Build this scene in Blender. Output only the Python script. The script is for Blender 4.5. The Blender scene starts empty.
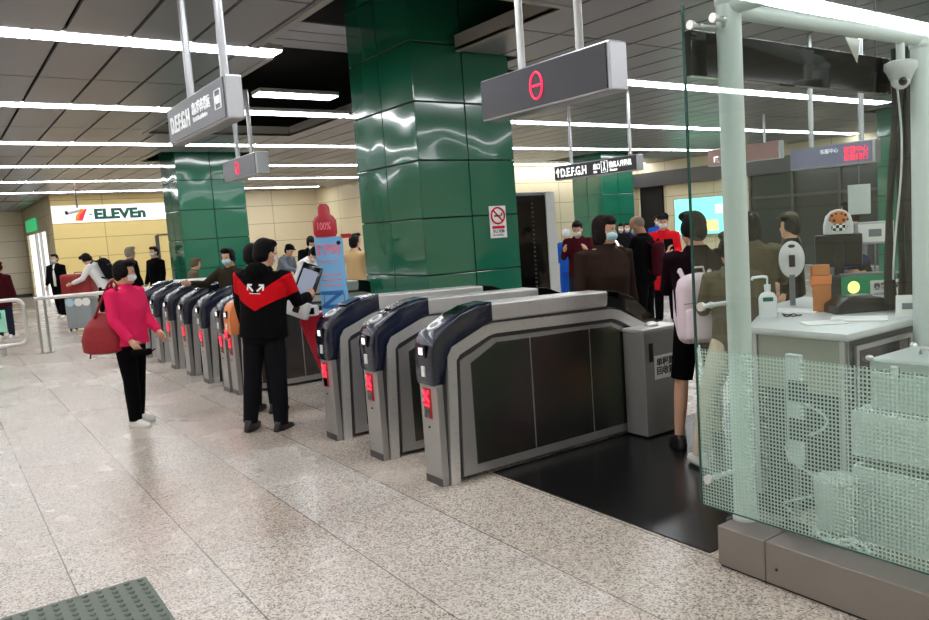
import bpy, bmesh, math, random
from mathutils import Vector, Matrix, Euler
from mathutils.bvhtree import BVHTree
random.seed(7)
PI = math.pi
col = bpy.context.scene.collection
H = 3.55            # ceiling height

# ------------------------------------------------------------------ materials
def lin(c):
    return tuple(((v/255)/12.92 if v/255 <= .04045 else (((v/255)+.055)/1.055)**2.4) for v in c) + (1,)
def nodes(m): return m.node_tree.nodes, m.node_tree.links
def mat(name, rgb, rough=.5, metal=0, bump=0, bscale=60, emit=0, ergb=None, coat=0, var=0, spec=.5, alpha=1):
    m = bpy.data.materials.new(name); m.use_nodes = True
    n, l = nodes(m); p = n['Principled BSDF']
    p.inputs['Base Color'].default_value = lin(rgb)
    p.inputs['Roughness'].default_value = rough; p.inputs['Metallic'].default_value = metal
    p.inputs['Specular IOR Level'].default_value = spec
    if coat: p.inputs['Coat Weight'].default_value = coat; p.inputs['Coat Roughness'].default_value = .04
    if alpha < 1: p.inputs['Alpha'].default_value = alpha
    if emit: p.inputs['Emission Color'].default_value = lin(ergb or rgb); p.inputs['Emission Strength'].default_value = emit
    tc = n.new('ShaderNodeTexCoord')
    nz = n.new('ShaderNodeTexNoise'); nz.inputs['Scale'].default_value = bscale; nz.inputs['Detail'].default_value = 4
    l.new(tc.outputs['Object'], nz.inputs['Vector'])
    if bump:
        b = n.new('ShaderNodeBump'); b.inputs['Strength'].default_value = bump; b.inputs['Distance'].default_value = .02
        l.new(nz.outputs['Fac'], b.inputs['Height']); l.new(b.outputs['Normal'], p.inputs['Normal'])
    if var:
        mx = n.new('ShaderNodeMixRGB'); mx.blend_type = 'MULTIPLY'; mx.inputs['Fac'].default_value = var
        mx.inputs['Color1'].default_value = lin(rgb); l.new(nz.outputs['Color'], mx.inputs['Color2'])
        l.new(mx.outputs['Color'], p.inputs['Base Color'])
    return m
def brushed(name, rgb, rough=.32, scale=(4, 4, 180), dark=.25, metal=.6):
    m = mat(name, rgb, rough, metal); n, l = nodes(m); p = n['Principled BSDF']
    tc = n.new('ShaderNodeTexCoord'); mp = n.new('ShaderNodeMapping'); mp.inputs['Scale'].default_value = scale
    nz = n.new('ShaderNodeTexNoise'); nz.inputs['Scale'].default_value = 3; nz.inputs['Detail'].default_value = 5
    l.new(tc.outputs['Object'], mp.inputs['Vector']); l.new(mp.outputs['Vector'], nz.inputs['Vector'])
    r = n.new('ShaderNodeMapRange'); r.inputs['To Min'].default_value = rough-.08; r.inputs['To Max'].default_value = rough+.14
    l.new(nz.outputs['Fac'], r.inputs['Value']); l.new(r.outputs['Result'], p.inputs['Roughness'])
    b = n.new('ShaderNodeBump'); b.inputs['Strength'].default_value = .05; b.inputs['Distance'].default_value = .01
    l.new(nz.outputs['Fac'], b.inputs['Height']); l.new(b.outputs['Normal'], p.inputs['Normal'])
    n2 = n.new('ShaderNodeTexNoise'); n2.inputs['Scale'].default_value = 2.2; n2.inputs['Detail'].default_value = 3
    l.new(tc.outputs['Object'], n2.inputs['Vector'])
    mx = n.new('ShaderNodeMixRGB'); mx.blend_type = 'MULTIPLY'; mx.inputs['Fac'].default_value = dark; mx.inputs['Color1'].default_value = lin(rgb)
    l.new(n2.outputs['Fac'], mx.inputs['Color2']); l.new(mx.outputs['Color'], p.inputs['Base Color'])
    return m
def math_node(n, l, op, a, b=None, c=None):
    k = n.new('ShaderNodeMath'); k.operation = op
    for i, v in enumerate((a, b, c)):
        if v is None: continue
        if isinstance(v, (int, float)): k.inputs[i].default_value = v
        else: l.new(v, k.inputs[i])
    return k.outputs[0]
def line_mask(n, l, coord, period, phase, width):
    a = math_node(n, l, 'ADD', coord, -phase + period*1000)
    a = math_node(n, l, 'MODULO', a, period)
    a = math_node(n, l, 'SUBTRACT', a, period/2); a = math_node(n, l, 'ABSOLUTE', a)
    return math_node(n, l, 'GREATER_THAN', a, period/2 - width/2)

def floor_material():
    m = bpy.data.materials.new('granite_floor'); m.use_nodes = True; n, l = nodes(m); p = n['Principled BSDF']
    tc = n.new('ShaderNodeTexCoord'); sep = n.new('ShaderNodeSeparateXYZ'); l.new(tc.outputs['Object'], sep.inputs[0])
    # speckle
    v = n.new('ShaderNodeTexVoronoi'); v.inputs['Scale'].default_value = 120
    mpv = n.new('ShaderNodeMapping'); mpv.inputs['Location'].default_value = (.31, .17, .0037)
    l.new(tc.outputs['Object'], mpv.inputs['Vector']); l.new(mpv.outputs['Vector'], v.inputs['Vector'])
    sv = n.new('ShaderNodeSeparateColor'); l.new(v.outputs['Color'], sv.inputs['Color'])
    cr = n.new('ShaderNodeValToRGB'); e = cr.color_ramp.elements; cr.color_ramp.interpolation = 'LINEAR'
    e[0].position = .04; e[0].color = lin((128, 122, 116)); e[1].position = .3; e[1].color = lin((182, 176, 168))
    x = e.new(.62); x.color = lin((204, 198, 190)); x = e.new(1.0); x.color = lin((226, 220, 212))
    l.new(sv.outputs[0], cr.inputs['Fac'])
    # per slab tone (slabs .614 x .63)
    fx = math_node(n, l, 'FLOOR', math_node(n, l, 'DIVIDE', math_node(n, l, 'ADD', sep.outputs['X'], 3.07+.628*200), .628*3))
    fy = math_node(n, l, 'FLOOR', math_node(n, l, 'DIVIDE', math_node(n, l, 'ADD', sep.outputs['Y'], -.39+.6145*100), .6145))
    cb = n.new('ShaderNodeCombineXYZ'); l.new(fx, cb.inputs[0]); l.new(fy, cb.inputs[1])
    wn = n.new('ShaderNodeTexWhiteNoise'); l.new(cb.outputs[0], wn.inputs['Vector'])
    tr = n.new('ShaderNodeValToRGB'); t = tr.color_ramp.elements; t[0].color = lin((246, 240, 233)); t[1].color = lin((255, 253, 250))
    t0 = t.new(.12); t0.color = lin((246, 234, 226)); t[0].position = 0
    l.new(wn.outputs['Value'], tr.inputs['Fac'])
    mx = n.new('ShaderNodeMixRGB'); mx.blend_type = 'MULTIPLY'; mx.inputs['Fac'].default_value = 1
    l.new(cr.outputs['Color'], mx.inputs['Color1']); l.new(tr.outputs['Color'], mx.inputs['Color2'])
    # stains
    s = n.new('ShaderNodeTexNoise'); s.inputs['Scale'].default_value = .9; s.inputs['Detail'].default_value = 3; l.new(tc.outputs['Object'], s.inputs['Vector'])
    sr = n.new('ShaderNodeMapRange'); sr.inputs['From Min'].default_value = .3; sr.inputs['From Max'].default_value = .7; sr.inputs['To Min'].default_value = .84; sr.inputs['To Max'].default_value = 1.0
    l.new(s.outputs['Fac'], sr.inputs['Value'])
    mx1 = n.new('ShaderNodeMixRGB'); mx1.blend_type = 'MULTIPLY'; mx1.inputs['Fac'].default_value = 1
    l.new(mx.outputs['Color'], mx1.inputs['Color1']); l.new(sr.outputs['Result'], mx1.inputs['Color2'])
    ly = line_mask(n, l, sep.outputs['Y'], .6145, .39, .007)
    lx = line_mask(n, l, sep.outputs['X'], .628, -3.07, .004)
    lm = math_node(n, l, 'MAXIMUM', ly, math_node(n, l, 'MULTIPLY', lx, .8))
    lm = math_node(n, l, 'MULTIPLY', lm, .75)
    m2 = n.new('ShaderNodeMixRGB'); l.new(lm, m2.inputs['Fac']); l.new(mx1.outputs['Color'], m2.inputs['Color1']); m2.inputs['Color2'].default_value = lin((58, 50, 46))
    l.new(m2.outputs['Color'], p.inputs['Base Color'])
    rr = n.new('ShaderNodeMapRange'); rr.inputs['To Min'].default_value = .16; rr.inputs['To Max'].default_value = .36; l.new(s.outputs['Fac'], rr.inputs['Value'])
    l.new(rr.outputs['Result'], p.inputs['Roughness'])
    return m
def panel_wall(name, rgb, hx, px, pz, zph, along, rough=.35):
    m = mat(name, rgb, rough); n, l = nodes(m); p = n['Principled BSDF']
    tc = n.new('ShaderNodeTexCoord'); sep = n.new('ShaderNodeSeparateXYZ'); l.new(tc.outputs['Object'], sep.inputs[0])
    a = line_mask(n, l, sep.outputs[along], px, hx, .022); b = line_mask(n, l, sep.outputs['Z'], pz, zph, .022)
    lm = math_node(n, l, 'MULTIPLY', math_node(n, l, 'MAXIMUM', a, b), .6)
    nz = n.new('ShaderNodeTexNoise'); nz.inputs['Scale'].default_value = .8; l.new(tc.outputs['Object'], nz.inputs['Vector'])
    m1 = n.new('ShaderNodeMixRGB'); m1.blend_type = 'MULTIPLY'; m1.inputs['Fac'].default_value = .18; m1.inputs['Color1'].default_value = lin(rgb); l.new(nz.outputs['Fac'], m1.inputs['Color2'])
    m2 = n.new('ShaderNodeMixRGB'); l.new(lm, m2.inputs['Fac']); l.new(m1.outputs['Color'], m2.inputs['Color1']); m2.inputs['Color2'].default_value = lin((95, 80, 60))
    l.new(m2.outputs['Color'], p.inputs['Base Color'])
    return m
def glass_material():
    m = bpy.data.materials.new('clear_glass'); m.use_nodes = True; n, l = nodes(m); n.clear()
    o = n.new('ShaderNodeOutputMaterial'); t = n.new('ShaderNodeBsdfTransparent'); t.inputs['Color'].default_value = (.86, .95, .92, 1)
    g = n.new('ShaderNodeBsdfGlossy'); g.inputs['Roughness'].default_value = .01; g.inputs['Color'].default_value = (.9, 1, .97, 1)
    f = n.new('ShaderNodeFresnel'); f.inputs['IOR'].default_value = 1.5
    mf = math_node(n, l, 'MULTIPLY', f.outputs[0], 1.5)
    mx = n.new('ShaderNodeMixShader'); l.new(mf, mx.inputs[0]); l.new(t.outputs[0], mx.inputs[1]); l.new(g.outputs[0], mx.inputs[2]); l.new(mx.outputs[0], o.inputs[0])
    return m
def frit_material():
    m = bpy.data.materials.new('gridded_frost'); m.use_nodes = True; n, l = nodes(m); n.clear()
    o = n.new('ShaderNodeOutputMaterial'); t = n.new('ShaderNodeBsdfTransparent'); t.inputs['Color'].default_value = (.8, .93, .88, 1)
    d = n.new('ShaderNodeBsdfDiffuse'); d.inputs['Color'].default_value = lin((205, 228, 215))
    tl = n.new('ShaderNodeBsdfTranslucent'); tl.inputs['Color'].default_value = lin((190, 222, 208))
    dm = n.new('ShaderNodeMixShader'); dm.inputs[0].default_value = .3; l.new(d.outputs[0], dm.inputs[1]); l.new(tl.outputs[0], dm.inputs[2])
    tc = n.new('ShaderNodeTexCoord'); sep = n.new('ShaderNodeSeparateXYZ'); l.new(tc.outputs['Object'], sep.inputs[0])
    a = line_mask(n, l, sep.outputs['X'], .0165, 0, .0068); b = line_mask(n, l, sep.outputs['Z'], .0165, 0, .0068)
    k = math_node(n, l, 'MAXIMUM', a, b); k = math_node(n, l, 'MULTIPLY', k, .55); k = math_node(n, l, 'ADD', k, .07)
    mx = n.new('ShaderNodeMixShader'); l.new(k, mx.inputs[0]); l.new(t.outputs[0], mx.inputs[1]); l.new(dm.outputs[0], mx.inputs[2]); l.new(mx.outputs[0], o.inputs[0])
    return m
def green_enamel(name='green_enamel'):
    m = mat(name, (30, 104, 80), .12, 0, spec=.6, coat=.6); n, l = nodes(m); p = n['Principled BSDF']
    tc = n.new('ShaderNodeTexCoord'); nz = n.new('ShaderNodeTexNoise'); nz.inputs['Scale'].default_value = 2.1; nz.inputs['Detail'].default_value = 0
    l.new(tc.outputs['Object'], nz.inputs['Vector'])
    b = n.new('ShaderNodeBump'); b.inputs['Strength'].default_value = .32; b.inputs['Distance'].default_value = .05
    l.new(nz.outputs['Fac'], b.inputs['Height']); l.new(b.outputs['Normal'], p.inputs['Normal']); l.new(b.outputs['Normal'], p.inputs['Coat Normal'])
    return m
def check_material(name, c1, c2, scale):
    m = mat(name, c1, .85); n, l = nodes(m); p = n['Principled BSDF']
    tc = n.new('ShaderNodeTexCoord'); ck = n.new('ShaderNodeTexChecker'); ck.inputs['Scale'].default_value = scale
    ck.inputs['Color1'].default_value = lin(c1); ck.inputs['Color2'].default_value = lin(c2)
    l.new(tc.outputs['Object'], ck.inputs['Vector']); l.new(ck.outputs['Color'], p.inputs['Base Color'])
    return m
def jacket_material():
    # black jacket with a red chevron yoke (object space: x across, z up)
    m = mat('black_red_jacket', (16, 15, 18), .85, spec=.1); n, l = nodes(m); p = n['Principled BSDF']
    tc = n.new('ShaderNodeTexCoord'); sep = n.new('ShaderNodeSeparateXYZ'); l.new(tc.outputs['Object'], sep.inputs[0])
    ax = math_node(n, l, 'ABSOLUTE', sep.outputs['X'])
    hi = math_node(n, l, 'ADD', math_node(n, l, 'MULTIPLY', ax, .72), 1.225)       # upper edge
    lo = math_node(n, l, 'ADD', math_node(n, l, 'MULTIPLY', ax, .55), 1.085)       # lower edge
    z = sep.outputs['Z']
    k = math_node(n, l, 'MULTIPLY', math_node(n, l, 'LESS_THAN', z, hi), math_node(n, l, 'GREATER_THAN', z, lo))
    mx = n.new('ShaderNodeMixRGB'); l.new(k, mx.inputs['Fac']); mx.inputs['Color1'].default_value = lin((6, 5, 7)); mx.inputs['Color2'].default_value = lin((196, 14, 26))
    l.new(mx.outputs['Color'], p.inputs['Base Color'])
    nz = n.new('ShaderNodeTexNoise'); nz.inputs['Scale'].default_value = 9; l.new(tc.outputs['Object'], nz.inputs['Vector'])
    b = n.new('ShaderNodeBump'); b.inputs['Strength'].default_value = .5; b.inputs['Distance'].default_value = .03
    l.new(nz.outputs['Fac'], b.inputs['Height']); l.new(b.outputs['Normal'], p.inputs['Normal'])
    return m

M = {}
M['floor'] = floor_material()
M['black_floor'] = mat('black_matting', (7, 8, 9), .26, bump=.04, bscale=14)
M['beige_wall'] = panel_wall('beige_panels', (226, 212, 178), 0, 2.1, .66, .35, 'Y')
M['beige_wall_x'] = panel_wall('beige_panels_side', (226, 212, 178), 0, 2.1, .66, .35, 'X')
M['yellow_wall'] = panel_wall('yellow_panels', (232, 208, 138), 0.6, 2.1, .62, .30, 'Y')
M['void'] = mat('dark_void', (9, 9, 11), .9)
M['ceiling'] = mat('grey_ceiling_panel', (136, 136, 140), .38, .25, var=.12, bscale=1.5)
M['ceiling_trim'] = mat('light_ceiling_trim', (150, 148, 144), .5)
M['light'] = mat('light_diffuser', (255, 255, 255), .5, emit=13, ergb=(250, 252, 255))
M['lamp_housing'] = mat('lamp_housing', (170, 170, 170), .5)
M['green'] = green_enamel()
M['joint'] = mat('dark_joint', (3, 8, 7), .7)
M['steel'] = brushed('brushed_steel', (176, 174, 172), .34)
M['steel_light'] = brushed('bright_steel', (222, 220, 217), .28, dark=.12, metal=.6)
M['steel_panel'] = mat('panel_steel', (112, 109, 108), .27, .85, var=.75, bscale=1.3); M['steel_dark'] = brushed('dark_steel', (92, 90, 92), .36, dark=.6)
M['steel_h'] = brushed('kerb_steel', (150, 142, 136), .36, scale=(120, 4, 4))
M['navy'] = mat('navy_plastic', (12, 22, 44), .22, coat=.4)
M['black_plastic'] = mat('black_plastic', (18, 18, 20), .35)
M['black_gloss'] = mat('black_gloss', (8, 8, 10), .08, coat=.4)
M['white_plastic'] = mat('white_plastic', (228, 230, 230), .4)
M['off_white'] = mat('off_white_paint', (205, 208, 206), .4)
M['post'] = mat('pale_grey_paint', (206, 214, 210), .35)
M['grey_plastic'] = mat('grey_plastic', (120, 124, 128), .45)
M['sign_grey'] = mat('sign_grey', (96, 100, 108), .4, var=.1, bscale=3)
M['sign_dark'] = mat('sign_charcoal', (50, 50, 58), .4)
M['sign_black'] = mat('sign_black', (34, 36, 36), .4)
M['alu'] = mat('satin_aluminium', (186, 188, 192), .35, .8)
M['white_text'] = mat('white_lettering', (248, 250, 250), .5, emit=.9)
M['dim_text'] = mat('dim_white_lettering', (225, 228, 230), .5, emit=.35)
M['red_led'] = mat('red_led', (255, 40, 80), .5, emit=1.3, ergb=(255, 40, 80))
M['red_x'] = mat('red_display_glow', (255, 60, 90), .5, emit=1.6, ergb=(255, 36, 60))
M['red_dim'] = mat('red_display_back', (60, 4, 10), .4, emit=.35, ergb=(200, 10, 30))
M['clear_glass'] = glass_material(); M['frit'] = frit_material()
M['glass_edge'] = mat('glass_edge', (30, 72, 66), .2)
M['desk'] = mat('pale_desk_top', (198, 200, 198), .35, var=.1, bscale=30)
M['desk_panel'] = mat('desk_front_metal', (158, 164, 154), .35, .5, var=.2, bscale=3)
M['red_panel'] = mat('kiosk_red', (178, 22, 44), .35, coat=.3)
M['blue_panel'] = mat('kiosk_blue', (120, 178, 218), .4, var=.25, bscale=6, emit=.12, ergb=(120, 180, 225))
M['blue_ink'] = mat('blue_ink', (44, 104, 170), .5)
M['pink_ink'] = mat('pink_ink', (240, 120, 140), .5)
M['skin'] = mat('skin', (206, 158, 130), .55); M['skin2'] = mat('skin_tan', (176, 124, 96), .55)
M['hair'] = mat('black_hair', (5, 4, 4), .6, bump=.6, bscale=90, spec=.15); M['hair_brown'] = mat('dark_brown_hair', (24, 9, 8), .6, bump=.6, bscale=90, spec=.15)
M['hair_grey'] = mat('grey_hair', (132, 118, 100), .6, bump=.6, bscale=90)
M['mask'] = mat('pale_blue_mask', (176, 214, 222), .8); M['mask_white'] = mat('white_mask', (222, 228, 228), .8)
M['eye'] = mat('eye_dark', (12, 10, 10), .2)
def cloth(name, rgb, bs=8, b=.7): return mat(name, rgb, .9, bump=b, bscale=bs, spec=.08)
M['pink'] = cloth('pink_coat', (230, 44, 98)); M['red_bag'] = mat('crimson_bag', (140, 8, 28), .6, bump=.3, bscale=14)
M['black_cloth'] = cloth('black_cloth', (7, 6, 8)); M['charcoal'] = cloth('charcoal_cloth', (20, 20, 24))
M['white_cloth'] = cloth('white_cloth', (226, 226, 224)); M['olive'] = cloth('olive_cloth', (48, 42, 32))
M['brown'] = cloth('brown_jacket', (44, 31, 25)); M['maroon'] = cloth('maroon_cloth', (62, 16, 24))
M['wine'] = cloth('wine_cloth', (24, 9, 16)); M['beige_cloth'] = cloth('beige_cloth', (190, 160, 116))
M['blue_cloth'] = cloth('blue_cloth', (28, 84, 176)); M['navy_cloth'] = cloth('navy_cloth', (36, 44, 78))
M['red_cloth'] = cloth('red_cloth', (206, 24, 36)); M['khaki'] = cloth('khaki_cloth', (92, 84, 66))
M['grey_cloth'] = cloth('grey_cloth', (112, 116, 122)); M['jeans'] = cloth('dark_jeans', (34, 40, 54))
M['plaid'] = check_material('grey_plaid', (120, 128, 136), (66, 74, 84), 26)
M['beige_trouser'] = cloth('beige_trousers', (206, 190, 166))
M['jacket'] = jacket_material()
M['shoe_white'] = mat('white_shoe', (222, 220, 214), .5); M['shoe_black'] = mat('black_shoe', (16, 15, 15), .45)
M['rubber'] = mat('black_rubber', (20, 20, 20), .7)
M['orange'] = mat('orange_plastic', (224, 130, 72), .5); M['kraft'] = mat('orange_carton', (206, 128, 72), .7, var=.2, bscale=12)
M['pack'] = cloth('pale_pink_pack', (226, 208, 214), 8, .4)
M['tactile'] = mat('tactile_rubber', (96, 106, 94), .55, var=.2, bscale=20)
M['screen_teal'] = mat('teal_screen', (120, 220, 205), .4, emit=1.3, ergb=(120, 228, 205))
M['screen_yellow'] = mat('yellow_screen', (220, 220, 130), .4, emit=1.2, ergb=(225, 225, 130))
M['screen_white'] = mat('white_screen', (240, 245, 250), .3, emit=.8)
M['paper'] = mat('white_paper', (238, 238, 234), .7); M['green_box'] = mat('green_print', (40, 160, 110), .5)
M['white_emit'] = mat('bright_doorway', (246, 246, 240), .5, emit=1.0)
M['seven_green'] = mat('shop_green', (0, 92, 78), .5); M['seven_red'] = mat('shop_red', (226, 40, 60), .5, emit=.3); M['seven_orange'] = mat('shop_orange', (240, 120, 30), .5, emit=.3)
M['shop_white'] = mat('shop_sign_white', (240, 240, 240), .4, emit=.55)
M['exit_green'] = mat('exit_sign_green', (60, 190, 120), .5, emit=.6)
M['tiger'] = mat('tiger_orange', (222, 128, 66), .6)
M['alu_case'] = mat('case_aluminium', (190, 196, 192), .4, .4)
M['red_case'] = mat('red_suitcase', (150, 34, 36), .45); M['grey_case'] = mat('grey_suitcase', (150, 156, 160), .35)
M['dark_shop'] = mat('dark_glazing', (42, 50, 52), .15, coat=.3)
M['blue_emit'] = mat('blue_glow', (90, 190, 230), .4, emit=1.6, ergb=(90, 190, 235))
M['purple_sign'] = mat('mauve_sign', (120, 122, 150), .5)

# ------------------------------------------------------------------ mesh tools
def link(name, me, m=None, parent=None, smooth=False):
    o = bpy.data.objects.new(name, me); col.objects.link(o)
    if m is not None and len(me.materials) == 0: me.materials.append(m)
    if parent is not None: o.parent = parent
    if smooth:
        for p in me.polygons: p.use_smooth = True
    return o
def tag(o, label, cat, group=None, kind=None):
    o['label'] = label; o['category'] = cat
    if group: o['group'] = group
    if kind: o['kind'] = kind
    return o
def empty(name, loc, rz=0, label=None, cat=None, group=None, scale=1):
    o = bpy.data.objects.new(name, None); col.objects.link(o); o.location = loc; o.rotation_euler = (0, 0, rz); o.scale = (scale,)*3
    o.empty_display_size = .1
    if label: tag(o, label, cat, group)
    return o
class MB:
    def __init__(s): s.b = bmesh.new()
    def _add(s, verts, faces, mtx=None):
        vs = [s.b.verts.new((mtx @ Vector(v)) if mtx else v) for v in verts]
        fs = []
        for f in faces:
            try: fs.append(s.b.faces.new([vs[i] for i in f]))
            except ValueError: pass
        return vs, fs
    def box(s, x0, x1, y0, y1, z0, z1, bev=0, mtx=None, seg=2):
        v = [(x, y, z) for x in (x0, x1) for y in (y0, y1) for z in (z0, z1)]
        f = [(0, 1, 3, 2), (4, 6, 7, 5), (0, 4, 5, 1), (2, 3, 7, 6), (0, 2, 6, 4), (1, 5, 7, 3)]
        vs, fs = s._add(v, f, mtx)
        if bev: 
            es = set(e for fa in fs for e in fa.edges)
            bmesh.ops.bevel(s.b, geom=list(es), offset=bev, segments=seg, affect='EDGES', profile=.5)
        return s
    def prism(s, pts, a0, a1, axis='X', bev=0, holes=None):
        # pts: polygon in the plane perpendicular to axis
        def P(u, v, w): return {'X': (w, u, v), 'Y': (u, w, v), 'Z': (u, v, w)}[axis]
        n = len(pts)
        v = [P(u, w, a0) for u, w in pts] + [P(u, w, a1) for u, w in pts]
        f = [tuple(range(n))[::-1], tuple(range(n, 2*n))] + [(i, (i+1) % n, n+(i+1) % n, n+i) for i in range(n)]
        vs, fs = s._add(v, f)
        if bev:
            es = list(fs[0].edges) + list(fs[1].edges)
            bmesh.ops.bevel(s.b, geom=es, offset=bev, segments=2, affect='EDGES', profile=.5)
        return s
    def ring(s, outer, inner, a0, a1, axis='X'):
        def P(u, v, w): return {'X': (w, u, v), 'Y': (u, w, v), 'Z': (u, v, w)}[axis]
        n = len(outer)
        v = [P(u, w, a) for a in (a0, a1) for L in (outer, inner) for u, w in L]
        f = []
        for i in range(n-1):
            j = i+1
            f += [(i, j, n+j, n+i), (2*n+i, 3*n+i, 3*n+j, 2*n+j), (i, 2*n+i, 2*n+j, j), (n+i, n+j, 3*n+j, 3*n+i)]
        f += [(0, n, 3*n, 2*n), (n-1, 3*n-1, 4*n-1, 2*n-1)]
        s._add(v, f); return s
    def loft(s, rings, n=20, close=True, power=2.0, mtx=None):
        # rings: (cx,cy,cz, rx, ry) horizontal super-ellipses
        v = []; f = []
        for cx, cy, cz, rx, ry in rings:
            for i in range(n):
                a = 2*PI*i/n; c, d = math.cos(a), math.sin(a)
                v.append((cx+rx*math.copysign(abs(c)**(2/power), c), cy+ry*math.copysign(abs(d)**(2/power), d), cz))
        m = len(rings)
        for k in range(m-1):
            for i in range(n):
                j = (i+1) % n; f.append((k*n+i, k*n+j, (k+1)*n+j, (k+1)*n+i))
        if close: f += [tuple(range(n))[::-1], tuple(range((m-1)*n, m*n))]
        s._add(v, f, mtx); return s
    def tube(s, pts, r, n=12, closed=False):
        pts = [Vector(p) for p in pts]; m = len(pts)
        rr = r if isinstance(r, (list, tuple)) else [r]*m
        v = []; f = []; up = None
        for k, p in enumerate(pts):
            if closed: t = (pts[(k+1) % m]-pts[k-1]).normalized()
            else: t = (pts[min(k+1, m-1)]-pts[max(k-1, 0)]).normalized()
            if up is None: up = t.orthogonal().normalized()
            else: up = (up - t*up.dot(t)); up = up.normalized() if up.length > 1e-6 else t.orthogonal().normalized()
            w = t.cross(up)
            for i in range(n):
                a = 2*PI*i/n; v.append(p + (up*math.cos(a)+w*math.sin(a))*rr[k])
        for k in range(m if closed else m-1):
            q = (k+1) % m
            for i in range(n):
                j = (i+1) % n; f.append((k*n+i, k*n+j, q*n+j, q*n+i))
        if not closed: f += [tuple(range(n))[::-1], tuple(range((m-1)*n, m*n))]
        s._add(v, f); return s
    def cyl(s, c, r, h, axis='Z', n=24, r2=None):
        d = {'X': Vector((1, 0, 0)), 'Y': Vector((0, 1, 0)), 'Z': Vector((0, 0, 1))}[axis]; c = Vector(c)
        return s.tube([c, c+d*h], [r, r if r2 is None else r2], n)
    def ball(s, c, rx, ry=None, rz=None, n=16, mtx=None, rot=None):
        ry = rx if ry is None else ry; rz = rx if rz is None else rz
        v = []; f = []; m = max(6, n//2+2); c = Vector(c)
        def T(p):
            p = Vector((p[0]*rx, p[1]*ry, p[2]*rz))
            if rot is not None: p = rot @ p
            p = p+c
            return mtx @ p if mtx is not None else p
        v.append(T((0, 0, 1)))
        for k in range(1, m):
            t = PI*k/m
            for i in range(n):
                a = 2*PI*i/n; v.append(T((math.sin(t)*math.cos(a), math.sin(t)*math.sin(a), math.cos(t))))
        v.append(T((0, 0, -1)))
        for i in range(n): f.append((0, 1+i, 1+(i+1) % n))
        for k in range(m-2):
            for i in range(n):
                j = (i+1) % n; f.append((1+k*n+i, 1+(k+1)*n+i, 1+(k+1)*n+j, 1+k*n+j))
        e = len(v)-1; b = 1+(m-2)*n
        for i in range(n): f.append((e, b+(i+1) % n, b+i))
        s._add(v, f); return s
    def mesh(s, name='mesh'):
        bmesh.ops.recalc_face_normals(s.b, faces=s.b.faces)
        me = bpy.data.meshes.new(name); s.b.to_mesh(me); s.b.free(); return me
    def build(s, name, m, parent=None, smooth=False, sharp=None):
        me = s.mesh(name); o = link(name, me, m, parent, smooth)
        if smooth and sharp:
            me.set_sharp_from_angle(angle=math.radians(sharp))
        return o
def evaluate(me, mods):
    o = bpy.data.objects.new('temporary', me); col.objects.link(o)
    for t, kw in mods:
        md = o.modifiers.new(t, t)
        for k, v in kw.items(): setattr(md, k, v)
    dg = bpy.context.evaluated_depsgraph_get(); dg.update()
    out = bpy.data.meshes.new_from_object(o.evaluated_get(dg), depsgraph=dg)
    bpy.data.objects.remove(o); return out
def fused(mb, name, m, parent, vox=.012, it=3):
    me = mb.mesh(name)
    out = evaluate(me, [('REMESH', dict(mode='VOXEL', voxel_size=vox, use_smooth_shade=True)), ('SMOOTH', dict(factor=.5, iterations=it))])
    bpy.data.meshes.remove(me); out.name = name
    return link(name, out, m, parent, True)
def text(name, s, size, m, parent, loc, rot, ext=.004, bold=.0, sx=1, align='LEFT', spacing=1):
    c = bpy.data.curves.new('lettering', 'FONT'); c.body = s; c.size = size; c.extrude = ext; c.offset = bold; c.align_x = align; c.space_character = spacing
    c.resolution_u = 3
    t = bpy.data.objects.new('temporary', c); col.objects.link(t)
    dg = bpy.context.evaluated_depsgraph_get(); dg.update()
    me = bpy.data.meshes.new_from_object(t.evaluated_get(dg), depsgraph=dg); bpy.data.objects.remove(t)
    me.transform(Matrix.Diagonal((sx, 1, 1, 1)))
    o = link(name, me, m, parent); o.location = loc; o.rotation_euler = rot
    o.data.materials.clear(); o.data.materials.append(m)
    return o
def copy_tree(o, parent=None):
    c = o.copy(); col.objects.link(c)
    if parent is not None: c.parent = parent
    for ch in [x for x in bpy.data.objects if x.parent == o]: copy_tree(ch, c)
    return c
def structure(o): o['kind'] = 'structure'; return o
FY = (PI/2, 0, 0)          # text facing -Y, reading +X
FX = (PI/2, 0, PI/2)       # text facing +X, reading +Y

# ------------------------------------------------------------------ room shell
XW = -29.5
structure(MB().box(-39.2, 5, -7, 20.7, -.12, 0).build('floor', M['floor']))
def wall(name, x0, x1, y0, y1, m, z0=0, z1=4.7): return structure(MB().box(x0, x1, y0, y1, z0, z1).build(name, m))
wall('wall_left', -39.2, -39, -7, 3.4, panel_wall('lightened_beige_panels', (246, 236, 212), 0, 2.1, .66, .35, 'Y'))  # beige panels with a lightened colour, in place of lamps at this end
wall('wall_shopfront', XW-.2, XW, 3.3, 7.8, M['yellow_wall'])
wall('wall_shopside', XW-.2, XW, 7.8, 12.2, M['beige_wall'])
wall('wall_corner', XW-.2, -20.2, 12.2, 12.4, M['beige_wall_x'])
wall('wall_far', -20.4, -20.2, 12.2, 20.7, M['beige_wall'])
wall('wall_back', -20.4, 5, 20.5, 20.7, M['beige_wall_x'])
wall('wall_right', 5, 5.2, -7, 20.7, M['beige_wall'])
wall('wall_front', -39.2, 5.2, -7.2, -7, M['beige_wall_x'])
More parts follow.
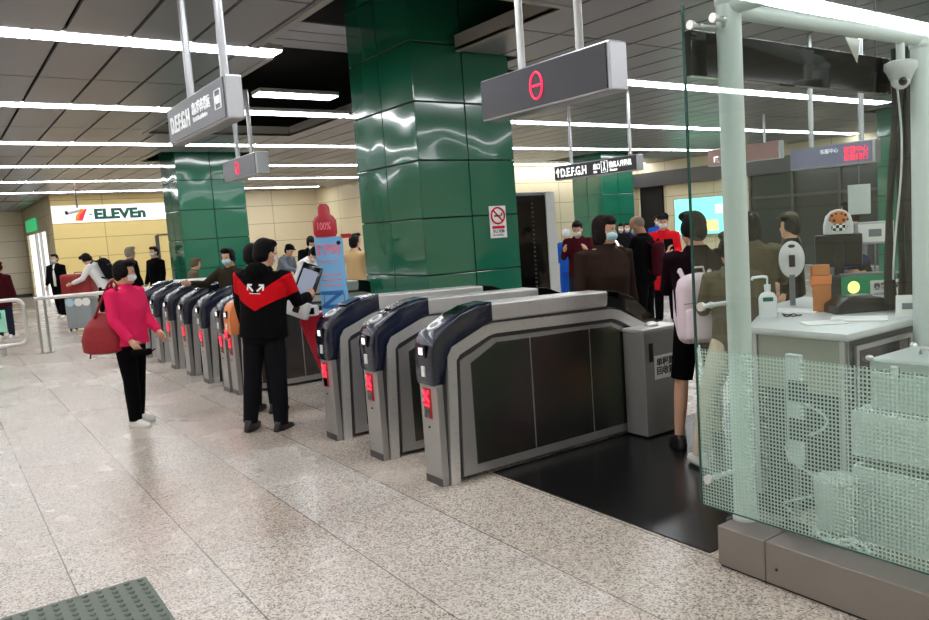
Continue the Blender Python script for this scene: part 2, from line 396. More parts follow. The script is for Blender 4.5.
# door wall beside the shop: wall pieces round a bright doorway
wb = MB(); wb.box(-39, -38, 3.3, 3.45, 0, 4.7); wb.box(-38, -31.6, 3.3, 3.45, 2.5, 4.7); wb.box(-31.6, XW-.2, 3.3, 3.45, 0, 4.7)
structure(wb.build('wall_doorway', M['beige_wall_x']))
d = structure(MB().box(-38, -31.6, 3.38, 3.44, 0, 2.5).build('door_1', M['white_emit']))
MB().box(-35.1, -34.9, 3.30, 3.38, 0, 2.5).box(-33.4, -33.3, 3.28, 3.36, 0, 2.5).build('door_frame', M['alu'], d)
structure(MB().box(-39, -38.9, -7, 3.3, 0, .12).build('baseboard_left', M['black_plastic']))
structure(MB().box(XW, XW+.05, 3.3, 12.2, 0, .14).build('baseboard_shopfront', M['black_plastic']))
# upper void closing slab and bulkhead over the far wall
structure(MB().box(-39.2, 5.2, -7.2, 20.7, 4.7, 4.8).build('trim_1', M['void']))
structure(MB().box(-20.2, 5, 20.2, 20.5, 2.72, 3.2).build('trim_2', M['sign_dark']))
structure(MB().box(-20.05, -19.0, 20.42, 20.5, 0, 2.72).build('door_2', M['void']))
# dark glazed front beyond the booth
dg_ = structure(MB().box(-15.3, -9.2, 20.36, 20.5, 0, 2.9).build('window_1', M['dark_shop']))
mb = MB()
for x in (-15.3, -13.8, -12.3, -10.8, -9.3): mb.box(x, x+.08, 20.3, 20.37, 0, 2.9)
mb.box(-15.3, -9.2, 20.3, 20.37, 2.0, 2.08); mb.build('window_frame', M['steel_dark'], dg_)

# ceiling panels (one ceiling, gaps open to the void) --------------------------------
ROWS = [2.9, -.8, -4.46, -8.07, -11.8, -15.74, -19.8, -23.85, -27.9]
HOLES = [(-8.25, -5.5, 2.82, 4.72), (-14.2, -8.25, 3.1, 5.5), (-8.85, -7.27, 4.1, 5.6),
         (-18.8, -16.9, 3.9, 5.9), (-18.9, -16.4, 15.2, 17.2), (-9.0, -7.1, 15.7, 17.6)]
def subtract(r, h):
    x0, x1, y0, y1 = r; a0, a1, b0, b1 = h
    if x1 <= a0 or x0 >= a1 or y1 <= b0 or y0 >= b1: return [r]
    out = []
    if x0 < a0: out.append((x0, a0, y0, y1)); x0 = a0
    if x1 > a1: out.append((a1, x1, y0, y1)); x1 = a1
    if y0 < b0: out.append((x0, x1, y0, b0))
    if y1 > b1: out.append((x0, x1, b1, y1))
    return out
def inroom(x, y): 
    if x < -20.3 and y > 12.1: return False
    if x < XW and y > 3.3: return False
    return -39 < x < 5 and -7 < y < 20.5
cuts = []
edges = [5.0] + ROWS + [-32.0, -35]
for i in range(len(ROWS)):
    xr = ROWS[i]; nx = ROWS[i+1] if i+1 < len(ROWS) else -31.9
    mid = (xr+nx)/2
    cuts += [(mid+.015, xr-.17), (nx+.17, mid-.015)]
cuts += [(3.07, 5.0), (-34.4, -32.1), (-36.8, -34.43), (-39, -36.83)]
mb = MB()
ys = [1.14+.523*k for k in range(-16, 38)]
for (xa, xb) in cuts:
    for y in ys:
        rs = [(xa, xb, y+.016, y+.523-.016)]
        for h in HOLES: rs = [q for r in rs for q in subtract(r, h)]
        for r in rs:
            if r[1]-r[0] < .03 or r[3]-r[2] < .03: continue
            if not inroom((r[0]+r[1])/2, (r[2]+r[3])/2): continue
            mb.box(r[0], r[1], r[2], r[3], H, H+.03)
structure(mb.build('ceiling', M['ceiling']))
mb = MB()    # pale trim round the open bays
for (x0, x1, y0, y1) in HOLES[:2]:
    for (a, b) in ((x0, min(x1, -8.07-.2)), (max(x0, -8.07+.2), x1)):
        for (c, e) in ((a, min(b, -12.0)), (max(a, -11.6), b)):
            if e-c > .02: mb.box(c, e, y0-.07, y0, H-.01, H+.16)
mb.box(-5.5, -5.43, 2.75, 4.79, H-.01, H+.16); mb.box(-7.27, -5.5, 4.72, 4.79, H-.01, H+.16); mb.box(-14.27, -14.2, 3.03, 5.5, H-.01, H+.16); mb.box(-14.2, -8.85, 5.5, 5.56, H-.01, H+.16)
structure(mb.build('trim_3', M['ceiling_trim']))
# louvre strips hanging in the open bay
mb = MB()
for k in range(3): mb.box(-9.36-.42*k, -8.97-.42*k, 3.4, 7.0, 4.15, 4.17)
structure(mb.build('trim_4', M['ceiling']))

# light fixtures
proto = None
names = {2.9: None, -.8: None}
rowlab = {-4.46: 'linear ceiling light in the row passing over the glass booth', -8.07: 'linear ceiling light in the row nearest above the gates and grey signs',
          -11.8: 'linear ceiling light in the second visible row, running behind the big green pillar', -15.74: 'linear ceiling light in the third visible row from the gates',
          -19.8: 'thin linear ceiling light in the fourth visible row', -23.85: 'thin linear ceiling light in the fifth row, next to last before the shop sign',
          -27.9: 'thin linear ceiling light in the farthest row above the shop sign', -.8: 'linear ceiling light almost overhead beside the camera', 2.9: 'linear ceiling light behind the camera'}
diff_me = MB().box(-.145, .145, .01, 1.07, -.005, .012).mesh('diffuser'); diff_me.materials.append(M['light'])
hous_me = MB().box(-.165, .165, .0, 1.08, .012, .06).mesh('light_housing'); hous_me.materials.append(M['lamp_housing'])
def fixture(x, y, lab, grp, z=H):
    h = link('ceiling_light', hous_me); h.location = (x, y, z); tag(h, lab, 'ceiling light', grp)
    link('diffuser', diff_me, None, h); return h
for x in ROWS:
    k = -7
    while True:
        y = .92+1.08*k; k += 1
        if y > 19.3: break
        if not (inroom(x, y) and inroom(x, y+1.08)): continue
        if x in (2.9, -.8) and (y > 12 or y < -4 ): continue
        if x == -8.07 and 3.0 < y < 5.4: continue
        if x == -8.07 and y > 14.5: continue
        if x < -20 and y < -5: continue
        fixture(x, y, rowlab[x], 'row of ceiling lights at ' + rowlab[x].split('in the ')[-1].split('ceiling light ')[-1])
tag(fixture(-10.33, 3.6, '', ''), 'short separate ceiling light inside the black opening beside the big green pillar', 'ceiling light').pop('group', None)
bpy.context.view_layer.update()

# ------------------------------------------------------------------ pillars
def pillar(x0, x1, y0, y1, label, z1=4.6):
    root = empty('green_pillar', ((x0+x1)/2, (y0+y1)/2, 0), 0, label, 'pillar', 'green enamel pillars')
    a, b = (x1-x0)/2, (y1-y0)/2
    MB().box(-a+.02, a-.02, -b+.02, b-.02, 0, z1).build('core', M['joint'], root)
    mb = MB(); g = .007
    zs = [0] + [1.18-.61+.61*k for k in range(0, 7)] + [z1]
    for k in range(len(zs)-1):
        for s in (-1, 0):
            mb.box(s*a+g if s else g, (s+1)*a-g if s else a-g, -b-.0, -b+.02, zs[k]+g, zs[k+1]-g, .004)
            mb.box(s*a+g if s else g, (s+1)*a-g if s else a-g, b-.02, b, zs[k]+g, zs[k+1]-g, .004)
            mb.box(a-.02, a, s*b+g if s else g, (s+1)*b-g if s else b-g, zs[k]+g, zs[k+1]-g, .004)
            mb.box(-a, -a+.02, s*b+g if s else g, (s+1)*b-g if s else b-g, zs[k]+g, zs[k+1]-g, .004)
    mb.build('cladding', M['green'], root)
    return root
pillar(-8.8, -7.32, 4.2, 5.45, 'large glossy green panelled pillar nearest the camera, behind the ticket gates')
pillar(-18.45, -17.19, 4.2, 5.56, 'green panelled pillar beyond the row of gates, left of the largest pillar', 3.9)
pillar(-18.0, -16.7, 15.5, 16.75, 'distant green panelled pillar behind the small black exit sign', 3.9)
pillar(-8.8, -7.32, 16, 17.3, 'distant green pillar seen through the booth glass behind the hanging cables', 3.9)

# no-smoking sign on the big pillar
t = empty('no_smoking_sign', (-7.315, 5.16, 1.71), 0, 'white no smoking notice with red circle on the largest green pillar', 'sign')
MB().box(0, .006, -.115, .115, -.18, .18, .003).build('sign_plate', M['white_plastic'], t)
pts = [(.012, .09*math.cos(a)-.0, .07+.09*math.sin(a)) for a in [2*PI*k/28 for k in range(28)]]
MB().tube(pts, .009, 6, True).tube([(.012, -.06, .13), (.012, .06, .01)], .008, 6).build('prohibition_ring', M['red_cloth'], t)
MB().box(.007, .012, -.05, .04, .06, .075).box(.007, .012, .045, .06, .07, .1).build('cigarette_symbol', M['black_plastic'], t)
MB().box(.006, .010, -.085, .085, -.075, -.045).build('red_bar', M['red_cloth'], t)
text('lettering', '禁止吸烟', .04, M['black_plastic'], t, (.009, -.08, -.12), FX, .001)
text('small_lettering', 'No Smoking', .028, M['black_plastic'], t, (.009, -.08, -.155), FX, .001)

# ------------------------------------------------------------------ ticket gates
GY = 2.48
def make_gate(label, cap='navy'):
    W = .215
    r = empty('ticket_gate', (0, 0, 0), 0, label, 'ticket gate', 'ticket gates in a row')
    body = [(.0, 0), (0, .66), (.02, 1.0), (.23, 1.09), (.47, 1.10), (1.52, 1.08), (1.8, 1.0), (2.05, .8), (2.06, 0)]
    MB().prism([(.03, .03), (.03, .66), (.05, .95), (.26, 1.05), (.5, 1.07), (1.5, 1.05), (1.78, .97), (2.02, .78), (2.03, .03)], -W+.012, -.012).build('body', M['steel_dark'], r)
    # front post and plinth
    mb = MB(); mb.box(-W, -.0, 0, .05, 0, .67, .006); mb.build('front_post', M['steel'], r)
    MB().box(-W+.004, -.004, -.004, .054, 0, .05).build('kick_plate', M['steel_dark'], r)
    # bright side frames
    outer = [(.055, 0), (.095, .84), (.13, .90), (.38, 1.0), (.46, 1.015), (1.56, .985), (1.64, .965), (1.93, .82), (1.95, 0)]
    inner = [(.125, 0), (.16, .81), (.19, .845), (.42, .935), (.48, .945), (1.54, .915), (1.60, .90), (1.85, .78), (1.87, 0)]
    for x0, x1 in ((-.012, .012), (-W-.012, -W+.012)):
        MB().ring(outer, inner, x0, x1).build('side_frame', M['steel_light'], r, False)
    inset = [(.16, .03), (.19, .80), (.46, .915), (1.55, .885), (1.83, .76), (1.85, .03)]
    pan = [(.27, .09), (.27, .775), (.49, .885), (.765, .878), (.765, .09)]
    pan2 = [(.775, .09), (.775, .878), (1.315, .865), (1.315, .09)]
    pan3 = [(1.325, .09), (1.325, .865), (1.54, .86), (1.78, .74), (1.78, .09)]
    for x0, x1 in ((-.012, .002), (-W-.002, -W+.012)):
        MB().prism(inset, x0, x1).build('side_plate', M['steel'] if x1 > 0 else M['steel'], r)
    for x0, x1 in ((.0, .006), (-W-.006, -W)):
        MB().prism(pan, x0, x1, 'X', .003).prism(pan2, x0, x1, 'X', .003).prism(pan3, x0, x1, 'X', .003).build('side_panel', M['steel_panel'], r)
    # top rail, end cap, front cap
    MB().prism([(.42, 1.03), (.47, 1.15), (1.52, 1.125), (1.55, 1.01)], -W-.004, .004, 'X', .012).build('top_rail', M['steel_light'], r)
    MB().prism([(1.50, 1.0), (1.52, 1.13), (1.62, 1.12), (1.80, 1.05), (2.06, .83), (2.07, .76), (2.0, .76), (1.74, .95), (1.6, 1.0)], -W-.005, .005, 'X', .01).build('end_cap', M['black_gloss'], r)
    cp = [(-.012, .665), (-.022, .70), (-.018, .86), (.0, .96), (.03, 1.005), (.22, 1.10), (.36, 1.145), (.475, 1.158), (.475, 1.03), (.38, 1.02), (.13, .92), (.085, .86), (.07, .665)]
    c = MB().prism(cp, -W-.008, .008, 'X', .016).build('front_cap', M['navy'], r, True, 35)
    # reader disc and screens on the sloping cap
    sl = math.atan2(.095, .19)
    R = Matrix.Translation((-W/2, .085, 1.038)) @ Euler((sl, 0, 0)).to_matrix().to_4x4()
    mb = MB(); mb.tube([R @ Vector((0, 0, -.005)), R @ Vector((0, 0, .008))], .052, 24); mb.build('card_reader', M['white_plastic'], c)
    MB().tube([R @ Vector((0, 0, .007)), R @ Vector((0, 0, .011))], .03, 24).build('reader_mark', M['grey_plastic'], c)
    R2 = Matrix.Translation((-W/2, .255, 1.118)) @ Euler((math.atan2(.05, .14), 0, 0)).to_matrix().to_4x4()
    MB().box(-.07, .07, -.07, .07, -.01, .006, .003, R2).build('status_screen', M['black_gloss'], c)
    MB().box(-.15, -.065, -.032, -.01, .845, .93, .006).build('scanner_bezel', M['black_gloss'], c)
    MB().box(-.13, -.085, -.036, -.03, .865, .91).build('scanner_window', M['screen_white'], c)
    MB().box(-.125, -.085, -.03, -.02, .72, .79, .002).build('ticket_slot_label', M['white_plastic'], c)
    # red no-entry display
    dpl = MB().box(-.165, -.075, -.008, .01, .44, .64, .003).build('display', M['red_dim'], r)
    MB().tube([(-.152, -.011, .55), (-.088, -.011, .625)], .009, 6).tube([(-.152, -.011, .625), (-.088, -.011, .55)], .009, 6).box(-.15, -.09, -.011, -.008, .52, .535).build('red_cross', M['red_x'], dpl)
    MB().box(-.155, -.085, -.011, -.007, .445, .51).build('display_shade', M['black_gloss'], dpl)
    MB().cyl((-.12, -.008, .38), .007, .01, 'Y', 12).build('lock', M['black_plastic'], r)
    return r
g0 = make_gate('ticket gate nearest the camera, with a steel box at its far end')
g0.location = (-4.32, GY, 0)
near = [(-5.16, 'second ticket gate from the camera, between two others'), (-5.98, 'third ticket gate from the camera, beside the red kiosk')]
for x, lab in near:
    g = copy_tree(g0); g.location = (x, GY, 0); g['label'] = lab
far = [(-8.97, 'nearest plain ticket gate of the far group, left of the orange-capped one'), (-9.79, 'second gate of the far group, counting from the jacket man'),
       (-10.60, 'third gate of the far group, counting from the jacket man'), (-11.41, 'fourth gate of the far group, counting from the jacket man'),
       (-12.23, 'fifth gate of the far group, just right of the woman in pink'), (-13.05, 'farthest ticket gate, its front hidden behind the woman in pink')]
for x, lab in far:
    g = copy_tree(g0); g.location = (x, GY+.03, 0); g['label'] = lab
g = copy_tree(g0); g.location = (-8.71, GY+.05, 0); g['label'] = 'ticket gate with orange front cap beside the jacket man'
cap = [o for o in bpy.data.objects if o.parent == g and o.name.startswith('front_cap')][0]
me = cap.data.copy(); me.materials.clear(); me.materials.append(M['orange']); cap.data = me
mb = MB().box(-.22, -.10, -.02, -.005, .60, .74, .004); mb.build('arrow_display', M['black_gloss'], g)
MB().tube([(-.19, -.025, .71), (-.145, -.025, .67), (-.19, -.025, .63)], .012, 6).build('red_arrow', M['red_x'], g)

# ticket recycling box at the end of the nearest gate
t = empty('recycling_box', (-4.30, 4.12, 0), 0, 'steel ticket recycling box with white notice, at the end of the nearest gate', 'box')
MB().box(0, .22, 0, .42, .02, .80, .006).build('box_body', M['steel'], t)
MB().box(-.005, .225, -.005, .425, .80, .83, .006).build('lid', M['steel_light'], t)
MB().box(.22, .224, .05, .09, .58, .72).build('slot', M['black_plastic'], t)
sg = MB().box(.22, .226, .10, .32, .44, .62, .002).build('notice', M['paper'], t)
text('lettering', '单程票\n回收箱', .066, M['black_plastic'], sg, (.228, .115, .545), FX, .001, .001)
MB().ball((.11, .2, .835), .055, .055, .03).build('dome', M['steel_light'], t, True)

# ------------------------------------------------------------------ black matting in the passage
structure(MB().box(-4.32, -2.46, 2.87, 7.0, 0, .008).build('floor_mat', M['black_floor']))

# tactile paving
t = empty('tactile_paving', (-4.28, -.55, 0), 0, 'dark green tactile paving square with raised studs on the floor', 'tactile paving')
MB().box(0, .62, 0, 1.24, .0, .006, .002).build('base', M['tactile'], t)
mb = MB()
for i in range(10):
    for j in range(20):
        mb.loft([(.035+.061*i, .035+.0617*j, .005, .024, .016), (.035+.061*i, .035+.0617*j, .0125, .017, .010)], 10)
mb.build('studs', mat('stud_rubber', (78, 88, 78), .5), t)['kind'] = 'stuff'

# ------------------------------------------------------------------ hanging signs
def hanging_sign(name, label, x0, x1, y, z0, z1, dep, face, poles, polex, text_fn, group=None, pole_m='alu'):
    r = empty(name, ((x0+x1)/2, y, z0), 0, label, 'sign', group)
    w = (x1-x0)/2; h = z1-z0
    MB().box(-w, w, 0, dep, 0, h, .01).build('sign_case', M['alu'], r)
    f = MB().box(-w+.012, w-.03, -.008, .0, .015, h-.012).build('face_panel', face, r)
    for px in polex:
        MB().cyl((px-(x0+x1)/2, dep/2, h), .026, H-z1, 'Z', 16).build('hanging_pole', M[pole_m], r)
    text_fn(r, f, w, h)
    return r
def s1(r, f, w, h):
    text('lettering', 'D.E.F.G.H', .155, M['dim_text'], f, (-w+.10, -.012, .072), FY, .003, .004, .80)
    text('chinese_lettering', '出口汽车客运', .085, M['dim_text'], f, (-.02, -.012, .125), FY, .003, .001, .80)
    text('small_lettering', 'Exit & Coach Station', .043, M['dim_text'], f, (-.01, -.012, .075), FY, .003, 0, .9)
    mb = MB(); mb.tube([(w-.20, -.012, .08), (w-.20, -.012, .19), (w-.08, -.012, .19), (w-.08, -.012, .08)], .004, 6, True); mb.box(w-.175, w-.105, -.015, -.01, .11, .155); mb.build('bus_symbol', M['dim_text'], f)
hanging_sign('exit_sign', 'large grey hanging sign reading D.E.F.G.H above the far gates', -6.18, -4.80, 1.5, 2.385, 2.645, .10, M['sign_grey'], 2, (-5.72, -4.95), s1)
def ring_sym(r, f, w, h, x=None, m='red_led', s=1.0):
    x = x if x is not None else .05; c = h/2
    pts = [(x+.062*s*math.cos(a)*1.0, -.012, c+.085*s*math.sin(a)) for a in [2*PI*k/30 for k in range(30)]]
    MB().tube(pts, .007*s, 6, True).tube([(x-.05*s, -.012, c), (x+.05*s, -.012, c)], .007*s, 6).build('red_no_entry_symbol', M[m], f)
hanging_sign('gate_sign', 'charcoal hanging sign with glowing red no entry ring in front of the largest pillar', -4.78, -3.43, 3.3, 2.41, 2.70, .14, M['sign_dark'], 2, (-4.37, -3.77), lambda r, f, w, h: ring_sym(r, f, w, h, -.02), 'no entry gate signs', 'off_white')
hanging_sign('gate_sign', 'small grey hanging sign with dim red ring below the large grey exit sign', -11.0, -9.68, 3.3, 2.48, 2.75, .16, M['sign_grey'], 2, (-10.6, -10.05), lambda r, f, w, h: ring_sym(r, f, w, h, -.05, 'red_led', .9), 'no entry gate signs')
def s3(r, f, w, h):
    text('lettering', '↑D.E.F.G.H', .19, M['white_text'], f, (-w+.04, -.012, .05), FY, .003, .004, .84)
    text('exit_lettering', '出口', .10, M['white_text'], f, (.0, -.012, .10), FY, .003, .001, .8)
    text('chinese_lettering', '残疾人升降机', .10, M['white_text'], f, (.36, -.012, .10), FY, .003, .001, .82)
    text('small_lettering', 'Exit', .05, M['white_text'], f, (.01, -.012, .04), FY, .003, .001)
    text('elevator_lettering', 'Elevator', .05, M['white_text'], f, (.38, -.012, .04), FY, .003, .001)
    MB().tube([(.19, -.012, .035), (.19, -.012, .205), (.33, -.012, .205), (.33, -.012, .035)], .005, 6, True).ball((.26, -.012, .178), .016, .004, .016).tube([(.26, -.012, .16), (.26, -.012, .11), (.23, -.012, .06)], .008, 6).tube([(.26, -.012, .11), (.29, -.012, .06)], .008, 6).build('person_symbol', M['white_text'], f)
hanging_sign('exit_sign', 'small black hanging sign with white arrow and D.E.F.G.H beyond the gates', -10.31, -8.36, 8.5, 2.36, 2.60, .12, M['sign_black'], 2, (-9.93, -8.57), s3)
def s4(r, f, w, h):
    text('led_text', '客服中心\n请您绕行', .078, M['red_led'], f, (.16, -.012, .128), FY, .002, 0, .92)
    text('lettering', '客服中心', .055, M['dim_text'], f, (-.12, -.012, .15), FY, .003, 0)
hanging_sign('service_sign', 'mauve hanging sign with glowing red lettering seen through the booth glass', -5.44, -4.42, 8, 2.08, 2.32, .12, M['purple_sign'], 2, (-5.2, -4.6), s4)
# illuminated direction board seen just left of the booth post
def s5(r, f, w, h): text('lettering', '↖ A.B.C', .24, M['white_text'], f, (-w+.15, -.012, .06), FY, .003, .004)
hanging_sign('direction_sign', 'dim pinkish hanging direction sign behind the left part of the booth glass', -11.2, -9.4, 13.5, 2.65, 3.0, .14, mat('pinkish_face', (150, 112, 110), .5), 2, (-10.8, -9.8), s5)

# shop sign -------------------------------------------------------------
t = empty('shop_sign', (XW+.02, 5.2, 2.66), 0, 'white illuminated convenience store sign on the yellow wall', 'shop sign')
MB().box(0, .06, -1.9, 1.75, 0, .56, .01).build('sign_panel', M['shop_white'], t)
text('lettering', 'ELEVEn', .44, M['seven_green'], t, (.07, -.70, .11), FX, .004, .022, 1.16)
mb = MB(); mb.prism([(-1.32, .44), (-.98, .44), (-.98, .36), (-1.12, .24), (-1.16, .06), (-1.26, .06), (-1.22, .24), (-1.10, .36), (-1.32, .36)], .062, .07); mb.build('numeral_top', M['seven_orange'], t)
MB().prism([(-1.12, .24), (-1.02, .33), (-.95, .44), (-.88, .44), (-.98, .22), (-1.04, .06), (-1.16, .06)], .071, .078).build('numeral_stem', M['seven_red'], t)
MB().box(.062, .07, -.84, -.74, .24, .28).build('dash', M['seven_green'], t)
# shutters on the shop wall, exit sign by doorway
t = MB().box(XW, XW+.03, 6.3, 6.42, .5, 2.1).box(XW, XW+.03, 7.4, 7.44, .5, 2.1).box(XW, XW+.03, 6.35, 7.44, 2.1, 2.14).build('wall_panel_frame', M['steel_dark'])
tag(t, 'thin dark framed service panel outline on the yellow wall', 'panel')
t = MB().box(-36.9, -34.0, 3.2, 3.3, 2.62, 3.05, .01).build('emergency_exit_sign', M['exit_green']); tag(t, 'small green glowing exit sign over the bright doorway', 'sign')

# ceiling cameras ----------------------------------------------------------
t = empty('security_camera', (-24, 3.22, 2.72), 0, 'bullet security camera hanging from the ceiling in front of the shop sign', 'camera')
MB().cyl((0, .08, .08), .02, H-2.80, 'Z', 10).build('hanging_pole', M['steel_dark'], t)
MB().tube([(0, -.16, .03), (0, .12, .09)], .06, 14).build('camera_body', M['white_plastic'], t, True, 40)
MB().tube([(0, -.22, .02), (0, -.155, .032)], .055, 14).build('lens', M['black_gloss'], t, True, 40)
t = empty('security_camera', (-13.0, 7.9, 3.15), 0, 'small bullet camera hung from the ceiling between the largest pillar and exit sign', 'camera')
MB().cyl((0, 0, .05), .018, H-3.2, 'Z', 10).build('hanging_pole', M['steel_dark'], t)
MB().tube([(-.1, -.02, 0), (.12, .06, .05)], .05, 12).build('camera_body', M['grey_plastic'], t, True, 40)

# ------------------------------------------------------------------ glass booth
KY = 2.79
t = empty('booth_kerb', (-2.46, KY, 0), 0, 'long stainless steel kerb under the glass booth screen', 'kerb')
MB().box(.12, .38, 0, .29, .012, .2, .004).build('kerb_section', M['steel_h'], t)
MB().box(.384, 4.0, 0, .29, .012, .2, .004).build('kerb_section', M['steel_h'], t)
MB().box(.09, .118, .10, .16, .012, .2, .004).build('end_block', M['steel_dark'], t)
MB().box(.125, 4.0, .012, .28, 0, .012).build('base_strip', M['black_plastic'], t)
MB().cyl((.44, -.003, .085), .006, .004, 'Y', 10).build('bolt', M['black_plastic'], t)
# structural posts & tubes
def post(x, y, label, z0=.2, hh=2.38):
    r = empty('steel_post', (x, y, z0), 0, label, 'post', 'booth posts')
    MB().cyl((0, 0, 0), .055, hh, 'Z', 32).build('post_tube', M['post'], r, True, 40)
    MB().ball((0, 0, hh), .062, .062, .04, 24).build('post_cap', M['post'], r, True)
    MB().cyl((0, 0, 0), .06, .012, 'Z', 32).build('base_flange', M['off_white'], r, True, 40)
    return r
post(-2.3, 2.95, 'pale grey round post standing on the steel kerb at the booth corner')
post(-2.1, 4.28, 'pale grey post at the far right end of the overhead tube', 0, 2.46)
t = MB().tube([(-2.3, 2.95, 2.545), (-2.1, 4.28, 2.49)], .037, 24).build('overhead_tube', M['post'], None, True, 40)
tag(t, 'pale overhead tube running back from the booth corner post to the farther one', 'tube')
t = MB().tube([(-2.3, 2.95, 2.56), (.9, 2.95, 2.56)], .042, 24).build('overhead_tube', M['post'], None, True, 40)
tag(t, 'pale overhead tube rising out of frame from the booth corner post', 'tube')
# glass pane in front of the posts
gx0, gx1, gz0, gz1, gy = -2.395, .6, .30, 2.57, 2.76
g = empty('glass_screen', (gx0, gy, gz0), 0, 'tall clear glass booth screen with a gridded frosted lower band', 'glass screen')
mb = MB(); mb._add([(0, 0, .74), (gx1-gx0, 0, .74), (gx1-gx0, 0, gz1-gz0), (0, 0, gz1-gz0)], [(0, 1, 2, 3)]); mb.build('clear_pane', M['clear_glass'], g)
mb = MB(); mb._add([(0, 0, 0), (gx1-gx0, 0, 0), (gx1-gx0, 0, .74), (0, 0, .74)], [(0, 1, 2, 3)]); mb.build('frosted_band', M['frit'], g)
MB().box(-.008, 0, -.006, .006, 0, gz1-gz0).box(0, gx1-gx0, -.006, .006, -.004, 0).build('pane_edge', M['glass_edge'], g)
def fitting(x, z, label):
    r = empty('glass_fitting', (x, gy, z), 0, label, 'glass fitting', 'chrome glass fittings')
    MB().cyl((0, -.02, 0), .020, .018, 'Y', 20).build('disc', M['steel_light'], r, True, 40)
    MB().tube([(0, 0, 0), (0, .055, 0), (-2.3-x-.03, .19, 0)], .011, 12).build('arm', M['steel_light'], r, True, 40)
    MB().ball((0, .055, 0), .016).build('knuckle', M['steel_light'], r, True)
for x, z, l in ((-2.35, .43, 'chrome glass fitting at the bottom left corner of the screen'), (-2.35, 1.235, 'chrome glass fitting halfway up the left edge of the screen'), (-2.345, 2.47, 'chrome glass fitting at the top left corner of the screen'), (-2.22, 2.47, 'chrome glass fitting just right of the post top')):
    fitting(x, z, l)
# black fascia under the tube
t = MB().box(-2.44, -2.40, 2.81, 4.53, 2.27, 2.47, .003).build('fascia_board', M['black_gloss']); tag(t, 'black fascia board hanging below the overhead tube inside the booth', 'board')
mb = MB().box(-2.423, -2.417, 3.1, 3.11, 2.47, H).box(-2.423, -2.417, 4.4, 4.41, 2.47, H); mb.build('hanger', M['steel_dark'], t)
t = MB().prism([(3.83, 2.50), (3.97, 2.50), (3.94, 2.38)], -2.268, -2.264, 'X').tube([(-2.266, 3.9, 2.49), (-2.24, 3.9, 2.56)], .003, 5).build('paper_pennant', M['paper']); tag(t, 'small white triangular paper hanging below the overhead tube', 'pennant')
# dome camera in booth
t = empty('dome_camera', (-2.13, 4.12, 2.335), 0, 'white dome security camera hanging under the overhead tube', 'camera')
MB().cyl((0, 0, .03), .022, .17, 'Z', 16).build('mount_tube', M['off_white'], t, True, 40)
MB().loft([(0, 0, .04, .055, .055), (0, 0, .03, .08, .08), (0, 0, .0, .082, .082), (0, 0, -.02, .068, .068), (0, 0, -.06, .05, .05)], 24).build('camera_shell', M['off_white'], t, True, 50)
MB().ball((0, 0, -.055), .05).build('camera_ball', M['white_plastic'], t, True)
MB().ball((.03, -.035, -.07), .022).build('lens', M['black_gloss'], t, True)
# hanging cable bundle
t = empty('cable_bundle', (-2.34, 4.56, 0), 0, 'thick bundle of black hanging cables inside the booth', 'cables')
for k in range(9):
    a = random.uniform(-.06, .06); b = random.uniform(-.05, .05); ph = random.uniform(0, 6); s = -.10 if k % 2 else .07
    pts = [(a+s*math.sin(max(0, (2.3-z))*1.6)*.6+.015*math.sin(3*z+ph), b, z) for z in [2.52-.1*i for i in range(16)]]
    MB().tube(pts, .018 if k < 7 else .012, 8).build('cable', M['rubber'], t, True)
pts = [(.0+.03*math.sin(4*z), -.09, z) for z in [2.4-.1*i for i in range(13)]]
MB().tube(pts, .006, 8).build('cable', M['off_white'], t, True)['label'] = 'thin white cable'

# service desk ---------------------------------------------------------------
t = empty('service_desk', (-2.18, 3.66, 0), 0, 'pale topped service desk with metal front inside the glass booth', 'desk')
MB().prism([(-.62, 0), (0, 0), (0, 1.45), (-1.22, 1.45), (-1.12, .86)], .955, 1.0, 'Z', .016).build('desktop', M['desk'], t, True, 40)
MB().box(-.25, .75, 1.46, 2.0, .955, 1.0, .018, None, 3).build('desktop_return', M['desk'], t, True, 40)
MB().box(-.58, -.03, .12, .15, .02, .70).build('recess_panel', M['black_plastic'], t)
MB().box(-.58, -.03, .03, .06, .66, .955).build('front_panel', M['desk_panel'], t)
for x in (-.60, -.06): MB().box(x, x+.03, .015, .045, .02, .955, .003).build('front_rail', M['alu'], t)
MB().box(-.06, -.03, .06, 1.43, .02, .955).build('side_panel', M['steel_dark'], t)
MB().box(-.03, -.02, .12, .66, .50, .90, .006).build('cabinet_door', M['black_gloss'], t)
MB().ring([(.10, .48), (.10, .92), (.68, .92), (.68, .48), (.10, .48)], [(.125, .505), (.125, .895), (.655, .895), (.655, .505), (.125, .505)], -.028, -.012).build('door_frame', M['alu'], t)
MB().tube([(-.012, .30, .74), (.004, .33, .74), (.004, .42, .74), (-.012, .45, .74)], .006, 8).build('door_handle', M['alu'], t)
MB().prism([(-.60, .05), (-1.10, .86), (-1.19, 1.43), (-1.16, 1.43), (-1.07, .88), (-.57, .05)], .02, .955, 'Z').build('side_panel', M['desk_panel'], t)
DZ = 1.0
